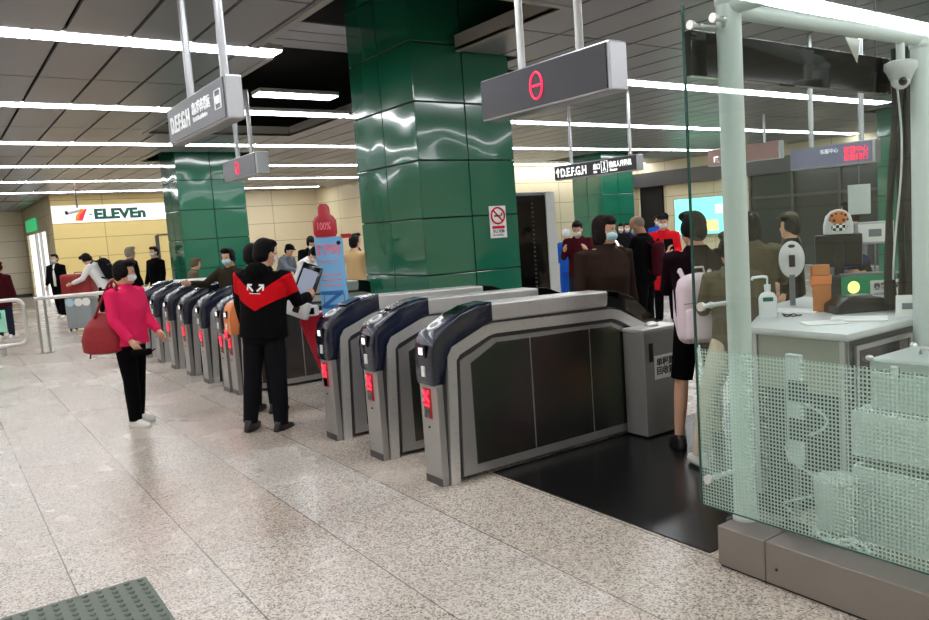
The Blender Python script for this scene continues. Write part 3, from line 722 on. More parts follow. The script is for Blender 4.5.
# sanitiser
t = empty('sanitiser_bottle', (-2.93, 4.04, DZ), math.radians(40), 'clear white pump bottle of hand sanitiser on the desk', 'bottle')
MB().loft([(0, 0, 0, .05, .032), (0, 0, .012, .054, .035), (0, 0, .12, .054, .035), (0, 0, .145, .04, .028), (0, 0, .155, .018, .018), (0, 0, .17, .018, .018)], 24, power=2.6).build('bottle_body', M['white_plastic'], t, True, 50)
MB().cyl((0, 0, .17), .02, .03).cyl((0, 0, .20), .006, .045).tube([(0, 0, .245), (-.03, 0, .25), (-.085, 0, .245), (-.09, 0, .23)], .009, 8).build('pump', M['white_plastic'], t, True, 40)
MB().box(-.03, .03, -.037, -.034, .10, .125).build('green_label', M['seven_green'], t)
# white oval mirror / face reader on stand
t = empty('face_reader', (-3.15, 4.62, DZ), math.radians(40), 'white oval disc on a grey stick stand, left side of the desk', 'reader')
MB().box(-.018, .018, -.01, .01, 0, .22, .003).build('stand', M['grey_plastic'], t)
MB().ball((0, 0, .31), .085, .018, .125, 28).build('oval_disc', M['white_plastic'], t, True)
MB().box(-.02, .02, -.024, -.01, .26, .34, .003).build('scanner', M['black_plastic'], t)
MB().ball((0, -.01, .40), .024, .014, .012).build('sensor', M['black_plastic'], t, True)
# orange carton
t = empty('paper_carton', (-2.80, 4.42, DZ), math.radians(30), 'tall orange carton standing on the desk beside the card terminal', 'carton')
MB().box(-.055, .05, -.045, .045, 0, .17, .004).build('carton_body', M['kraft'], t)
MB().box(-.06, .055, -.05, .05, .17, .225, .004).build('carton_middle', M['orange'], t)
MB().box(-.055, .045, -.045, .045, .225, .29, .006).box(-.07, -.055, -.01, .01, .15, .28, .004).build('carton_top', M['kraft'], t)
# card terminal
t = empty('card_terminal', (-2.60, 4.50, DZ), math.radians(60), 'low black card terminal lying on the desk', 'terminal')
MB().prism([(-.19, .0), (-.19, .05), (-.12, .10), (.10, .085), (.2, .03), (.2, 0)], -.09, .09, 'Y', .015).build('terminal_body', M['black_plastic'], t, True, 40)
MB().box(-.08, .06, -.05, .05, .095, .102, .002).build('screen', M['grey_plastic'], t)
# green leaflet box / banknote printer
t = empty('leaflet_box', (-2.72, 4.80, DZ), math.radians(58), 'green and white printed leaflet box on the desk', 'box')
MB().box(-.22, .22, -.09, .09, 0, .20, .006).build('box_body', M['sign_black'], t)
MB().box(-.22, .15, -.096, -.09, .02, .20, .002).build('printed_front', M['green_box'], t)
MB().prism([(-.03, .05), (-.03, .165), (.19, .165), (.19, .05)], -.1, -.096, 'Y').build('white_panel', M['paper'], t)
MB().ball((-.14, -.097, .13), .04, .003, .04).build('yellow_spot', M['screen_yellow'], t)
text('lettering', '乘客须知', .045, M['black_plastic'], t, (-.01, -.101, .11), FY, .001, .001)
text('blue_lettering', 'INFORMATION', .022, M['blue_ink'], t, (-.01, -.101, .07), FY, .001)
MB().box(-.16, .10, -.05, .05, .20, .21).build('tray', M['grey_plastic'], t)
# papers
for (x, y, rz, w, h, lab) in ((-2.42, 4.18, .5, .30, .21, 'sheet of white paper near the front corner of the desk'), (-2.95, 4.35, .2, .30, .21, 'white sheet of paper under the oval reader'), (-2.5, 3.95, .9, .22, .16, 'small white card lying at the front edge of the desk')):
    p = MB().box(-w/2, w/2, -h/2, h/2, 0, .004).build('paper_sheet', M['paper']); p.location = (x, y, DZ+.001); p.rotation_euler = (0, 0, rz); tag(p, lab, 'paper')
t = MB().tube([(0.05*math.cos(a)*(1+.5*math.sin(3*a)), .04*math.sin(a), .006+.004*math.sin(5*a)) for a in [2*PI*k/24 for k in range(24)]], .004, 6, True).build('key_ring', M['black_plastic'], None, True); t.location = (-2.83, 4.12, DZ+.002)
tag(t, 'small tangle of dark keys on the desk in front of the carton', 'keys')
# monitor on black pole with tiger ornament
t = empty('desk_monitor', (-2.95, 4.86, DZ), math.radians(38), 'black monitor seen from behind on a pole stand on the desk', 'monitor')
MB().box(-.10, .10, -.08, .08, 0, .012, .004).build('base', M['black_plastic'], t)
MB().box(-.03, .03, -.02, .02, .01, .42, .006).build('pole', M['black_plastic'], t)
MB().box(-.15, .15, -.01, .03, .24, .46, .012).build('monitor_back', M['black_plastic'], t)
MB().box(-.03, .03, -.018, -.01, .27, .33, .003).build('badge', M['grey_plastic'], t)
t = empty('tiger_ornament', (-2.95, 4.86, DZ+.462), math.radians(38), 'small orange tiger face ornament on top of the monitor', 'ornament')
MB().loft([(0, 0, 0, .095, .04), (0, 0, .06, .095, .042), (0, 0, .12, .08, .04), (0, 0, .155, .045, .03), (0, 0, .165, .01, .01)], 28, power=2.6).build('pale_shell', M['off_white'], t, True, 60)
MB().ball((0, -.016, .10), .070, .034, .058, 24).build('face', M['tiger'], t, True)
ck = check_material('black_white_check', (240, 240, 236), (14, 14, 14), 50)
MB().ball((0, -.016, .045), .068, .036, .038, 20).build('chequered_muzzle', ck, t, True)
for s in (-1, 1):
    MB().ball((s*.042, -.044, .125), .009).ball((s*.018, -.050, .135), .007).ball((s*.030, -.048, .092), .010).ball((s*.056, -.038, .095), .007).build('eye_stripe', M['black_plastic'], t, True)
# white notice board hung above the monitor
t = empty('notice_board', (-3.05, 5.3, 1.58), math.radians(38), 'blank white rounded notice plate hanging above the tiger ornament', 'notice')
MB().box(-.075, .075, -.004, .004, 0, .21, .003).build('plate', M['post'], t)
MB().tube([(0, 0, .21), (0, 0, 1.97)], .002, 5).build('string', M['grey_plastic'], t)
# desk stand sign
t = empty('stand_sign', (-2.80, 5.05, DZ), math.radians(40), 'small white framed notice on a thin stand behind the leaflet box', 'sign')
MB().box(-.06, .06, -.05, .05, 0, .01).cyl((0, 0, .01), .006, .38).build('stand', M['grey_plastic'], t)
MB().box(-.12, .12, -.008, .008, .38, .53, .004).build('frame', M['alu'], t)
MB().box(-.105, .105, -.012, -.008, .395, .515).build('notice', M['paper'], t)
MB().box(-.04, .04, -.014, -.012, .43, .48).build('printed_block', M['grey_plastic'], t)
# right edge: basket & hanging poster
t = empty('wire_basket', (-2.38, 4.86, DZ), 0, 'low black round basket at the right of the desk', 'basket')
MB().ring([(-.2, .0), (-.2, .09), (.2, .09), (.2, 0)], [(-.18, .015), (-.18, .09), (.18, .09), (.18, .015)], -.001, .001, 'X')
MB().loft([(0, 0, 0, .17, .17), (0, 0, .07, .2, .2), (0, 0, .07, .185, .185), (0, 0, .012, .155, .155)], 28).build('basket_shell', M['black_plastic'], t, True, 40)
t = empty('price_card', (-2.24, 4.42, DZ), math.radians(35), 'white folded card standing beside the black basket', 'card')
MB().prism([(-.02, 0), (0, .12), (.02, 0)], -.08, .08, 'X').build('card', M['paper'], t)
MB().box(-.05, .05, -.017, -.014, .04, .075).build('printed_block', M['grey_plastic'], t)
t = empty('wall_poster', (-2.12, 4.75, 1.12), math.radians(40), 'white and blue poster at the right edge of the picture', 'poster')
MB().box(-.1, .14, -.004, .004, 0, .55, .003).build('poster_sheet', M['paper'], t)
MB().box(-.085, -.03, -.008, -.004, .05, .4).build('blue_stripe', M['blue_ink'], t)
MB().box(-.02, .12, -.006, -.003, .30, .5).build('blue_picture', M['blue_emit'], t)
# boxes inside the booth
t = empty('white_cabinet', (-1.95, 3.28, .0), 0, 'large white box cabinet behind the gridded glass', 'cabinet')
MB().box(0, .95, 0, .62, .05, .46, .012).build('lower_unit', M['off_white'], t)
MB().box(0, .95, 0, .62, .50, .72, .012).build('upper_unit', M['off_white'], t)
MB().box(.06, .95, .02, .60, .46, .50).build('dark_gap', M['black_plastic'], t)
MB().prism([(.02, .0), (.30, -.0), (.95, .05), (.02, .05)], .02, .58, 'Y').build('plinth', M['off_white'], t)
t = empty('aluminium_case', (-1.88, 3.33, .722), 0, 'small aluminium flight case with handle on top of the white cabinet', 'case')
MB().box(0, .42, 0, .40, 0, .175, .01).build('case_body', M['alu_case'], t)
MB().box(-.003, .423, -.003, .403, .18, .235, .01).build('case_lid', M['alu_case'], t)
for x, y in ((0, 0), (.42, 0), (.42, .4), (0, .4)): MB().ball((x, y, .235), .018, .018, .014).build('corner_guard', M['steel_light'], t, True)
MB().tube([(.13, .2, .236), (.135, .2, .262), (.27, .2, .262), (.275, .2, .236)], .009, 8).build('handle', M['steel_light'], t, True)
for x in (.12, .3): MB().box(x-.02, x+.02, -.012, -.002, .15, .21, .003).build('latch', M['steel_light'], t)
MB().box(.423, .432, .1, .14, .14, .2, .003).build('latch', M['steel_light'], t)
# power sockets behind band & cables on kerb
t = empty('socket_strip', (-2.16, 3.12, .56), 0, 'pale vertical strip with black sockets behind the gridded glass', 'sockets')
MB().box(-.02, .06, 0, .03, -.1, .42, .005).build('strip', M['off_white'], t)
for z in (.02, .2): MB().box(.0, .10, -.02, .0, z, z+.1, .006).build('socket', M['black_plastic'], t)
MB().cyl((.02, .015, -.36), .012, .28, 'Z', 10).build('support', M['grey_plastic'], t)
t = MB().tube([(-1.98+.09*math.sin(k*.9)+.02*k*.7, 2.99+.05*math.cos(k*1.3), .206+.012*abs(math.sin(k*2))) for k in range(22)], .006, 8).build('coiled_cable', M['off_white'], None, True)
tag(t, 'pale coiled cable lying on the steel kerb under the glass', 'cable')
t = MB().tube([(-2.05+.07*math.cos(k*.8), 2.97+.04*math.sin(k*.8), .21+.001*k) for k in range(20)], .005, 8).build('coiled_cable', M['rubber'], None, True)
tag(t, 'thin dark coiled cable lying on the kerb next to the post', 'cable')
t = MB().loft([(0, 0, 0, .045, .045), (0, 0, .12, .06, .06)], 20).build('waste_cup', M['off_white'], None, True, 40); t.location = (-1.98, 3.2, .36); t.location.z = 0.0
t.scale = (1.7, 1.7, 3.4); tag(t, 'pale bin standing left of the white cabinet', 'bin')
t = MB().tube([(-2.1+.12*math.sin(k*.6), 3.14+.03*math.cos(k), .01+.028*k) for k in range(28)], .006, 6).build('loose_cable', M['off_white'], None, True); tag(t, 'pale cable rising behind the gridded glass by the post', 'cable')

# ------------------------------------------------------------------ black storage screen behind pillar
t = empty('display_cabinet', (-7.9, 6.05, 0), math.radians(0), 'tall black ribbed display cabinet with pale frame beside the largest pillar', 'cabinet')
MB().box(-.12, -.02, -.5, .42, .0, 2.06, .01).build('cabinet_body', M['grey_plastic'], t)
MB().box(-.02, .02, -.5, .27, .05, 2.02, .01).build('door_panel', M['black_gloss'], t)
mb = MB()
for k in range(32): mb.box(.02, .03, .03, .06, .2+.055*k, .225+.055*k)
for k in range(32): mb.box(.02, .035, -.30, -.27, .2+.055*k, .225+.055*k)
mb.build('hook_rails', M['sign_dark'], t)
MB().box(-.02, .03, .27, .42, 0, 2.06, .01).build('side_frame', M['off_white'], t)

# far lightboxes
def lightbox(x0, x1, z0, z1, y, label, m, accents):
    r = empty('light_box', ((x0+x1)/2, y, z0), 0, label, 'light box'); w = (x1-x0)/2
    MB().box(-w, w, -.08, 0, 0, z1-z0, .01).build('case', M['alu'], r)
    MB().box(-w+.06, w-.06, -.09, -.08, .06, z1-z0-.06).build('picture', m, r)
    for (a, b, c, d, mm) in accents: MB().box(a, b, -.095, -.09, c, d).build('picture_block', M[mm], r)
lightbox(-18.5, -15.9, .95, 2.25, 20.5, 'teal glowing advertising light box on the distant wall', M['screen_teal'], ((-.2, .6, .15, .5, 'screen_yellow'), (.5, 1.1, .7, 1.0, 'screen_white')))
lightbox(-9.1, -7.0, 1.5, 1.9, 20.4, 'blue glowing strip light box far behind the booth', M['blue_emit'], ())

# ------------------------------------------------------------------ kiosk
t = empty('information_kiosk', (-7.05, 3.05, 0), math.radians(52), 'slanted red kiosk with a tall pale blue board and bottle topper', 'kiosk')
# local: x to image right, y away from the camera
MB().prism([(-.10, 0), (.20, 0), (.22, .95), (-.36, .95), (-.38, .86)], -.02, .22, 'Y', .01).build('red_pedestal', M['red_panel'], t)
b = MB().prism([(-.13, .40), (.13, .40), (.10, 1.66), (-.16, 1.66)], -.05, -.02, 'Y', .005).build('blue_board', M['blue_panel'], t)
text('lettering', '健康码', .11, M['pink_ink'], b, (-.145, -.053, 1.50), FY, .001, .002, .68)
text('small_lettering', 'Health code', .04, M['pink_ink'], b, (-.14, -.053, 1.42), FY, .001)
text('vertical_lettering', 'ON', .30, M['blue_ink'], b, (.07, -.053, .78), (PI/2, -PI/2, 0), .001, .006, .8)
MB().tube([(-.11, -.055, .99), (-.11, -.055, 1.12), (.08, -.055, 1.12), (.08, -.055, .99)], .006, 6, True).build('phone_outline', M['blue_ink'], b)
MB().ball((.07, -.055, 1.60), .02, .004, .02).build('logo_dot', M['navy_cloth'], b)
for z in (1.30, 1.25, 1.20): MB().box(-.12, .07, -.053, -.05, z, z+.010).build('text_line', M['pink_ink'], b)
bt = MB().loft([(0, 0, 0, .14, .03), (0, 0, .03, .17, .035), (0, 0, .15, .17, .035), (0, 0, .19, .13, .03), (0, 0, .21, .085, .028), (0, 0, .28, .08, .028), (0, 0, .31, .05, .02)], 28, power=2.4).build('bottle_topper', M['red_panel'], t, True, 50)
bt.location = (-.05, -.03, 1.66); bt.scale = (.66, 1, 1)
text('topper_lettering', '100%', .095, M['pink_ink'], bt, (-.11, -.038, .07), FY, .001, .002)
MB().box(.09, .19, -.04, -.03, 1.64, 1.68, .003).build('side_tab', M['red_panel'], t)
for i, (x, z, an) in enumerate(((-.36, .99, .40),)):
    tm = MB().box(-.10, .10, -.03, .02, 0, .46, .02).build('terminal_frame', M['black_gloss'], t, True, 40)
    tm.location = (x, -.10, z); tm.rotation_euler = (-.15, an, 0)
    MB().box(-.075, .07, -.037, -.03, .13, .40, .004).build('screen', mat('grey_screen', (150, 160, 180), .2, emit=.25), tm)
    MB().box(-.115, -.095, -.04, .0, .0, .46, .004).build('white_edge', M['white_plastic'], tm)
    lp = MB().box(-.12, .12, -.07, .03, -.06, .10, .02).build('ticket_printer', M['white_plastic'], tm, True, 40)
    MB().box(-.03, .03, -.074, -.068, -.02, .04).build('slot', M['black_plastic'], lp)
MB().box(-.30, -.17, -.13, -.04, .93, 1.03, .02).build('side_terminal', M['white_plastic'], t, True, 40)
MB().box(-.275, -.195, -.135, -.128, .95, 1.01, .004).build('side_screen', M['black_gloss'], t)

# ------------------------------------------------------------------ queue rails on the left
def railframe(label, X, y0, y1):
    r = empty('barrier_rail', (X, y1, 0), 0, label, 'barrier')
    zt, zb, rr, L = .94, .17, .12, y1-y0
    pts = [(0, -L, zt)]
    pts += [(0, -rr+rr*math.sin(a), zt-rr+rr*math.cos(a)) for a in [PI/2*k/6 for k in range(7)]]
    pts += [(0, -rr+rr*math.cos(a), zb+rr-rr*math.sin(a)) for a in [PI/2*k/6 for k in range(7)]]
    pts += [(0, -L, zb)]
    MB().tube(pts, .032, 12).build('loop_tube', M['steel_light'], r, True, 50)
    for y in (-.35, -L+.1): MB().cyl((0, y, 0), .026, zb, 'Z', 12).build('foot', M['steel'], r, True, 50)
    return r
railframe('looped steel barrier rail at the left edge of the picture', -16.0, -2.2, 1.2)
r = empty('barrier_rail', (-15.6, 1.36, 0), 0, 'steel barrier with twin posts and handrail running right towards the gates', 'barrier')
MB().tube([(0, -.02, .94), (0, 3.9, .94)], .034, 12).build('handrail', M['steel_light'], r, True, 50)
for y in (0, .12): MB().cyl((0, y, 0), .022, 1.0 if y == 0 else .94, 'Z', 12).cyl((0, y, 0), .06, .015, 'Z', 16).build('post', M['steel'], r, True, 50)
MB().cyl((0, 3.85, 0), .022, .94, 'Z', 12).build('post', M['steel'], r, True, 50)
t = empty('floor_notice', (-17.2, .80, 0), math.radians(60), 'small green and white notice standing behind the barrier at left', 'notice')
MB().box(-.22, .22, -.015, .015, .32, .72, .01).build('notice_plate', mat('mint_plate', (150, 214, 190), .5), t)
MB().box(-.16, .16, -.02, -.014, .56, .68).build('green_band', M['green_box'], t)
MB().cyl((0, .0, .0), .015, .34).cyl((0, 0, 0), .12, .02).build('stand', M['grey_plastic'], t)

# ------------------------------------------------------------------ people
def V(*a): return Vector(a)
HAIRS = {}
def person(label, x, y, face, h=1.68, top='black_cloth', bottom='charcoal', shoe='shoe_black', hair='hair', style='short', skin='skin',
           mask=None, lean=0, head=(0, 0), arms=None, legs=None, near=False, coat=0, shorts=False, shirt=None, hood=False, cap=None, z=0, bulk=1.0, seated=False, group=None):
    """face: heading in degrees in world XY; arms: {'L':(fwd,out,bend,inward)}; head: (pitch down, yaw left) degrees"""
    root = empty('person', (x, y, z), math.radians(face-90), label, 'person', group, h/1.70)
    vb = .0075 if near else .015; vc = .011 if near else .018
    arms = arms or {}; legs = legs or {}
    aL = arms.get('L', (5, 9, 12, 0)); aR = arms.get('R', (5, 9, 12, 0))
    hip = V(0, 0, .92)
    A = Matrix.Translation(hip) @ Matrix.Rotation(math.radians(-lean), 4, 'X') @ Matrix.Translation(-hip)
    up = lambda p: A @ Vector(p)
    # head transform
    hc = V(0, .02, 1.585); nb = V(0, 0, 1.47)
    Hm = A @ Matrix.Translation(nb) @ Matrix.Rotation(math.radians(head[1]), 4, 'Z') @ Matrix.Rotation(math.radians(-head[0]), 4, 'X') @ Matrix.Translation(-nb)
    body = MB()
    b = bulk
    def torso(mb, ex, z0, rows):
        mb.loft(rows, 24, mtx=A, power=2.3)
    torso(body, 0, 0, [(0, 0, .86, .145, .095), (0, 0, .95, .15, .10), (0, .005, 1.05, .13, .09), (0, .01, 1.2, .145, .10), (0, .005, 1.33, .165, .10), (0, 0, 1.41, .14, .075), (0, 0, 1.45, .07, .06)])
    body.tube([up((0, -.005, 1.40)), Hm @ V(0, .0, 1.50), Hm @ V(0, .01, 1.56)], [.06, .052, .055], 14)
    # head
    n = 26
    rows = [(-.118, .030, .030, .045), (-.105, .045, .048, .032), (-.08, .058, .068, .020), (-.05, .066, .080, .010), (-.01, .071, .088, .002), (.03, .074, .093, -.004), (.065, .070, .088, -.008), (.095, .054, .068, -.010), (.113, .03, .038, -.010)]
    body.loft([(0, hc.y+oy-.002, hc.z+dz, rx, ry) for dz, rx, ry, oy in rows], n, mtx=Hm)
    body.ball(hc+V(0, .088, -.025), .013, .018, .022, 10, mtx=Hm)
    body.ball(hc+V(0, .082, .0), .009, .010, .03, 10, mtx=Hm)
    body.ball(hc+V(0, .080, -.068), .022, .010, .009, 10, mtx=Hm)
    body.ball(hc+V(0, .070, -.100), .022, .018, .018, 10, mtx=Hm)
    body.ball(hc+V(0, .076, .028), .045, .012, .010, 10, mtx=Hm)
    for s in (-1, 1): body.ball(hc+V(s*.075, -.005, -.015), .010, .018, .03, 10, mtx=Hm)
    sh = {}
    for s, a, key in ((-1, aL, 'L'), (1, aR, 'R')):
        f, o, bd, inw = [math.radians(v) for v in a]
        S = up((s*.178*b, 0, 1.385))
        ud = V(s*math.sin(o), math.sin(f)*math.cos(o), -math.cos(f)*math.cos(o))
        E = S + ud*.285
        fd = V(s*math.sin(o)*.6 - s*math.sin(inw), math.sin(f+bd), -math.cos(f+bd)).normalized()
        Wp = E + fd*.245
        sh[key] = (S, E, Wp, fd)
        body.tube([S, S*.5+E*.5, E, E*.6+Wp*.4, Wp], [.048, .044, .038, .038, .026], 12)
        # hand: palm + four fingers + thumb
        side = fd.cross(V(0, 0, 1)); side = side.normalized() if side.length > .1 else V(0, 1, 0)
        if near or True:
            nrm = side.cross(fd).normalized()
            pw = nrm  # fingers spread along the up/down axis; palm faces inward
            inn = side*(-1 if (side.x*s) > 0 else 1)
            pc = Wp + fd*.045
            body.tube([Wp, Wp+fd*.03, Wp+fd*.085], [.024, .034, .032], 12)
            lens = (.068, .078, .072, .056)
            for i in range(4):
                st = Wp + fd*.08 + pw*(.027-.018*i); L = lens[i]
                p1 = st+fd*L*.5; p2 = p1+(fd*.75+inn*.6).normalized()*L*.3; p3 = p2+(fd*.3+inn*.9).normalized()*L*.28
                body.tube([st, p1, p2, p3], [.0095, .0088, .008, .0065], 8)
            st = Wp+fd*.03+pw*.024
            body.tube([st, st+(fd*.6+pw*.55+inn*.4).normalized()*.04, st+(fd*.85+pw*.35+inn*.5).normalized()*.068], [.012, .010, .0075], 8)
    # legs
    J = {}
    for s, key in ((-1, 'L'), (1, 'R')):
        f, o, kb = [math.radians(v) for v in legs.get(key, (2, 3, 4))]
        Hp = V(s*.085, 0, .90); 
        td = V(s*math.sin(o), math.sin(f), -math.cos(f)).normalized(); K = Hp+td*.41
        sd = V(s*math.sin(o)*.6, math.sin(f-kb), -math.cos(f-kb)).normalized(); An = K+sd*.41
        J[key] = (Hp, K, An)
    low = min(J['L'][2].z, J['R'][2].z); dz = .085-low if not seated else 0
    for key, s in (('L', -1), ('R', 1)):
        Hp, K, An = J[key]
        body.tube([Hp, Hp*.5+K*.5, K, K*.65+An*.35, An], [.075, .068, .05, .052, .034], 14)
        body.tube([An+V(0, -.02, -.03), An+V(0, .05, -.045), An+V(0, .12, -.055)], [.032, .032, .022], 10)
    o_body = fused(body, 'body', M[skin], root, vb, 2)
    # clothes -------------------------------------------------
    top_mb = MB(); hem = .84-coat
    rows = [(0, 0, hem, (.185+.12*coat)*b, (.135+.1*coat)*b), (0, 0, .95, .18*b, .132*b), (0, .0, 1.06, .172*b, .125*b), (0, .008, 1.2, .18*b, .128*b), (0, .003, 1.31, .198*b, .122), (0, -.002, 1.385, .185*b, .100), (0, -.005, 1.43, .10, .078), (0, 0, 1.465, .072, .068)]
    if coat > .1 or lean < 5: top_mb.loft(rows, 28, mtx=A, power=2.25)
    else: top_mb.loft(rows, 28, mtx=A, power=2.25)
    for key in 'LR':
        S, E, Wp, fd = sh[key]; 
        Sx = up(((-1 if key == 'L' else 1)*.155*b, 0, 1.375))
        top_mb.tube([Sx, S, S*.5+E*.5, E, E*.5+Wp*.5, Wp-fd*.01], [.072, .068, .060, .054, .050, .042], 16)
    if hood: top_mb.ball(up((0, -.085, 1.43)), .11, .06, .075, 16)
    o_top = fused(top_mb, 'coat' if coat else 'jacket', M[top], root, vc, 3)
    bot = MB()
    bot.loft([(0, 0, .79, .155, .10), (0, 0, .86, .168, .118), (0, 0, .94, .165, .115), (0, 0, 1.0, .15, .105)], 24, power=2.3)
    for key in 'LR':
        Hp, K, An = J[key]
        if shorts: bot.tube([Hp+V(0, 0, .0), Hp*.5+K*.5, K+(Hp-K)*.02], [.10, .088, .080], 16)
        else: bot.tube([Hp, Hp*.5+K*.5, K, K*.5+An*.5, An+V(0, -.005, -.02)], [.098, .092, .075, .072, .062], 16)
    fused(bot, 'trousers' if not shorts else 'shorts', M[bottom], root, vc, 3)
    for key, s in (('L', -1), ('R', 1)):
        An = J[key][2]
        sm = MB(); z0 = An.z-.085; mtx = Matrix.Translation((An.x, An.y, z0)) @ Matrix.Rotation(-s*.12, 4, 'Z')
        sm.loft([(0, .04, 0, .046, .135), (0, .04, .02, .049, .138), (0, .035, .045, .046, .125), (0, .0, .07, .042, .075), (0, -.02, .10, .04, .05)], 20, mtx=mtx, power=2.5)
        sm.build('shoe', M[shoe], root, True)
    # hair ------------------------------------------------------
    if style != 'bald':
        hm = MB()
        hb = bmesh.new()
        def lobe(c, rx, ry, rz):
            hm.ball(hc+V(*c), rx, ry, rz, 20, mtx=Hm)
        lobe((0, -.022, .030), .084, .098, .098)
        lobe((0, -.045, -.02), .078, .072, .085)
        lobe((0, .035, .085), .066, .060, .040)
        if style == 'bob':
            for s in (-1, 1): lobe((s*.062, -.012, -.045), .030, .055, .085)
            lobe((0, -.06, -.06), .075, .055, .085); lobe((0, .06, .07), .062, .04, .038)
        if style == 'full':
            for s in (-1, 1): lobe((s*.060, -.0, .0), .032, .055, .06)
            lobe((0, .045, .095), .075, .06, .04)
        if style == 'buzz': pass
        hb.free()
        fused(hm, 'hair', M[hair], root, .010, 2)
    else:
        hm = MB(); hm.ball(hc+V(0, -.028, .018), .078, .086, .088, 20, mtx=Hm); hm.build('hair', M[hair], root, True)
    if cap:
        cm = MB(); cm.ball(hc+V(0, -.01, .07), .092, .108, .068, 20, mtx=Hm); cm.ball(hc+V(0, .10, .062), .06, .06, .010, 16, mtx=Hm)
        fused(cm, 'cap', M[cap], root, .010, 1)
    if mask:
        mm = MB(); mm.ball(hc+V(0, .020, -.052), .069, .090, .054, 20, mtx=Hm)
        bmesh.ops.delete(mm.b, geom=[v for v in mm.b.verts if (Hm.inverted() @ v.co).y < hc.y+.025], context='VERTS')
        mo = mm.build('face_mask', M[mask], root, True)
        MB().tube([Hm @ (hc+V(-.062, .05, -.02)), Hm @ (hc+V(-.080, .0, -.01)), Hm @ (hc+V(-.078, -.012, -.02))], .0025, 5).tube([Hm @ (hc+V(.062, .05, -.02)), Hm @ (hc+V(.080, .0, -.01)), Hm @ (hc+V(.078, -.012, -.02))], .0025, 5).build('ear_loop', M['white_plastic'], mo)
    for s in (-1, 1):
        MB().ball(hc+V(s*.029, .0865, .005), .012, .006, .006, 10, mtx=Hm).build('eye', M['eye'], root, True)
    if shirt:
        MB().loft([(0, .03, .86, .07, .118), (0, .035, 1.05, .065, .108), (0, .04, 1.2, .07, .105), (0, .03, 1.36, .06, .085), (0, .01, 1.44, .05, .07)], 20, mtx=A).build('shirt', M[shirt], root, True)
    root['pose'] = 0; del root['pose']
    return dict(root=root, A=A, Hm=Hm, hand=sh, hc=hc, top=o_top, s=h/1.70)
def world(P, v): return Matrix.Translation(P['root'].location) @ Matrix.Rotation(P['root'].rotation_euler.z, 4, 'Z') @ Matrix.Scale(P['s'], 4) @ Vector(v)

# --- foreground woman in pink
pw = person('woman in pink coat and white mask with red shoulder bag, standing left of the gates', -8.15, 1.42, 42, 1.56, 'pink', 'black_cloth', 'shoe_white', style='full', mask='mask_white',
            near=True, arms={'R': (6, 7, 26, 16), 'L': (12, 4, 34, 18)}, legs={'R': (5, 2, 3), 'L': (-5, 3, 3)}, bulk=1.14, head=(4, 20))
# --- man in red/black jacket
pm = person('man in black and red jacket seen from behind at the gates', -6.87, 2.2, 132, 1.685, 'jacket', 'charcoal', 'shoe_black', mask='mask_white', near=True, hood=True,
            arms={'R': (30, 9, 68, 8), 'L': (8, 6, 26, 4)}, legs={'L': (0, 5, 2), 'R': (2, 5, 3)}, bulk=1.16, head=(10, -22), skin='skin')
pm['root'].rotation_euler.y = math.radians(4.5)
# logo arrows on the jacket back
me = pm['top'].data; bvh = BVHTree.FromPolygons([v.co.copy() for v in me.vertices], [tuple(p.vertices) for p in me.polygons])
def on_back(x, z):
    h = bvh.ray_cast(Vector((x, -1, z)), Vector((0, 1, 0)))
    return (h[0]+Vector((0, -.004, 0))) if h[0] else Vector((x, -.14, z))
mb = MB()
def strip(mb, p, q, w):
    n_ = 8; d = Vector((q[0]-p[0], q[1]-p[1])); L = d.length; d /= L; nn = Vector((-d.y, d.x))*w/2; vs = []
    for i in range(n_+1):
        c = Vector(p)+d*L*i/n_
        vs += [on_back(*(c+nn)), on_back(*(c-nn))]
    mb._add(vs, [(2*i, 2*i+1, 2*i+3, 2*i+2) for i in range(n_)])
for s in (-1, 1):
    strip(mb, (s*.018, 1.255), (s*.072, 1.305), .017); strip(mb, (s*.076, 1.308), (s*.032, 1.308), .015); strip(mb, (s*.072, 1.312), (s*.072, 1.262), .015)
strip(mb, (-.05, 1.235), (.05, 1.235), .006)
mb.build('white_arrow_logo', M['paper'], pm['root'])
person('person in black standing half hidden in front of the jacket man', -7.62, 2.46, 125, 1.64, 'black_cloth', 'charcoal', 'shoe_black', arms={'R': (25, 8, 60, 8)}, bulk=.98, style='full', head=(8, 10))

# --- people among and behind the gates
person('masked person in olive jacket reaching out between the far gates', -10.3, 3.05, -58, 1.60, 'olive', 'charcoal', mask='mask', style='full', arms={'R': (58, 14, 40, 0), 'L': (20, 8, 60, 10)}, head=(6, 8))
person('person in grey plaid shirt bending forward, left of the white-shirted one', -16.3, 5.85, 30, 1.62, 'plaid', 'jeans', lean=24, cap='black_cloth', arms={'R': (40, 8, 40, 5)})
person('person in white shirt and dark cap bending over behind the gates', -12.9, 4.95, 20, 1.66, 'white_cloth', 'black_cloth', lean=34, cap='black_cloth', mask='mask_white', arms={'R': (15, 6, 50, 5), 'L': (30, 6, 50, 5)}, head=(20, 0))
person('masked man in black leaning towards the blue kiosk board', -15.0, 6.02, -20, 1.76, 'black_cloth', 'charcoal', mask='mask_white', lean=18, style='full', arms={'R': (30, 8, 60, 5), 'L': (30, 8, 60, 5)}, head=(18, 15))
pb = person('person in beige coat with dark strap between kiosk and largest pillar', -12.3, 5.7, 120, 1.66, 'beige_cloth', 'black_cloth', arms={'R': (40, 14, 60, 5), 'L': (30, 9, 60, 5)}, coat=.15)
person('distant person in black by the left edge of the largest pillar', -14.94, 6.95, 60, 1.70, 'navy_cloth', 'charcoal', style='full')
person('distant person in maroon top close to the largest pillar, turned away', -15.1, 7.75, -40, 1.76, 'maroon', 'charcoal', mask='mask_white')
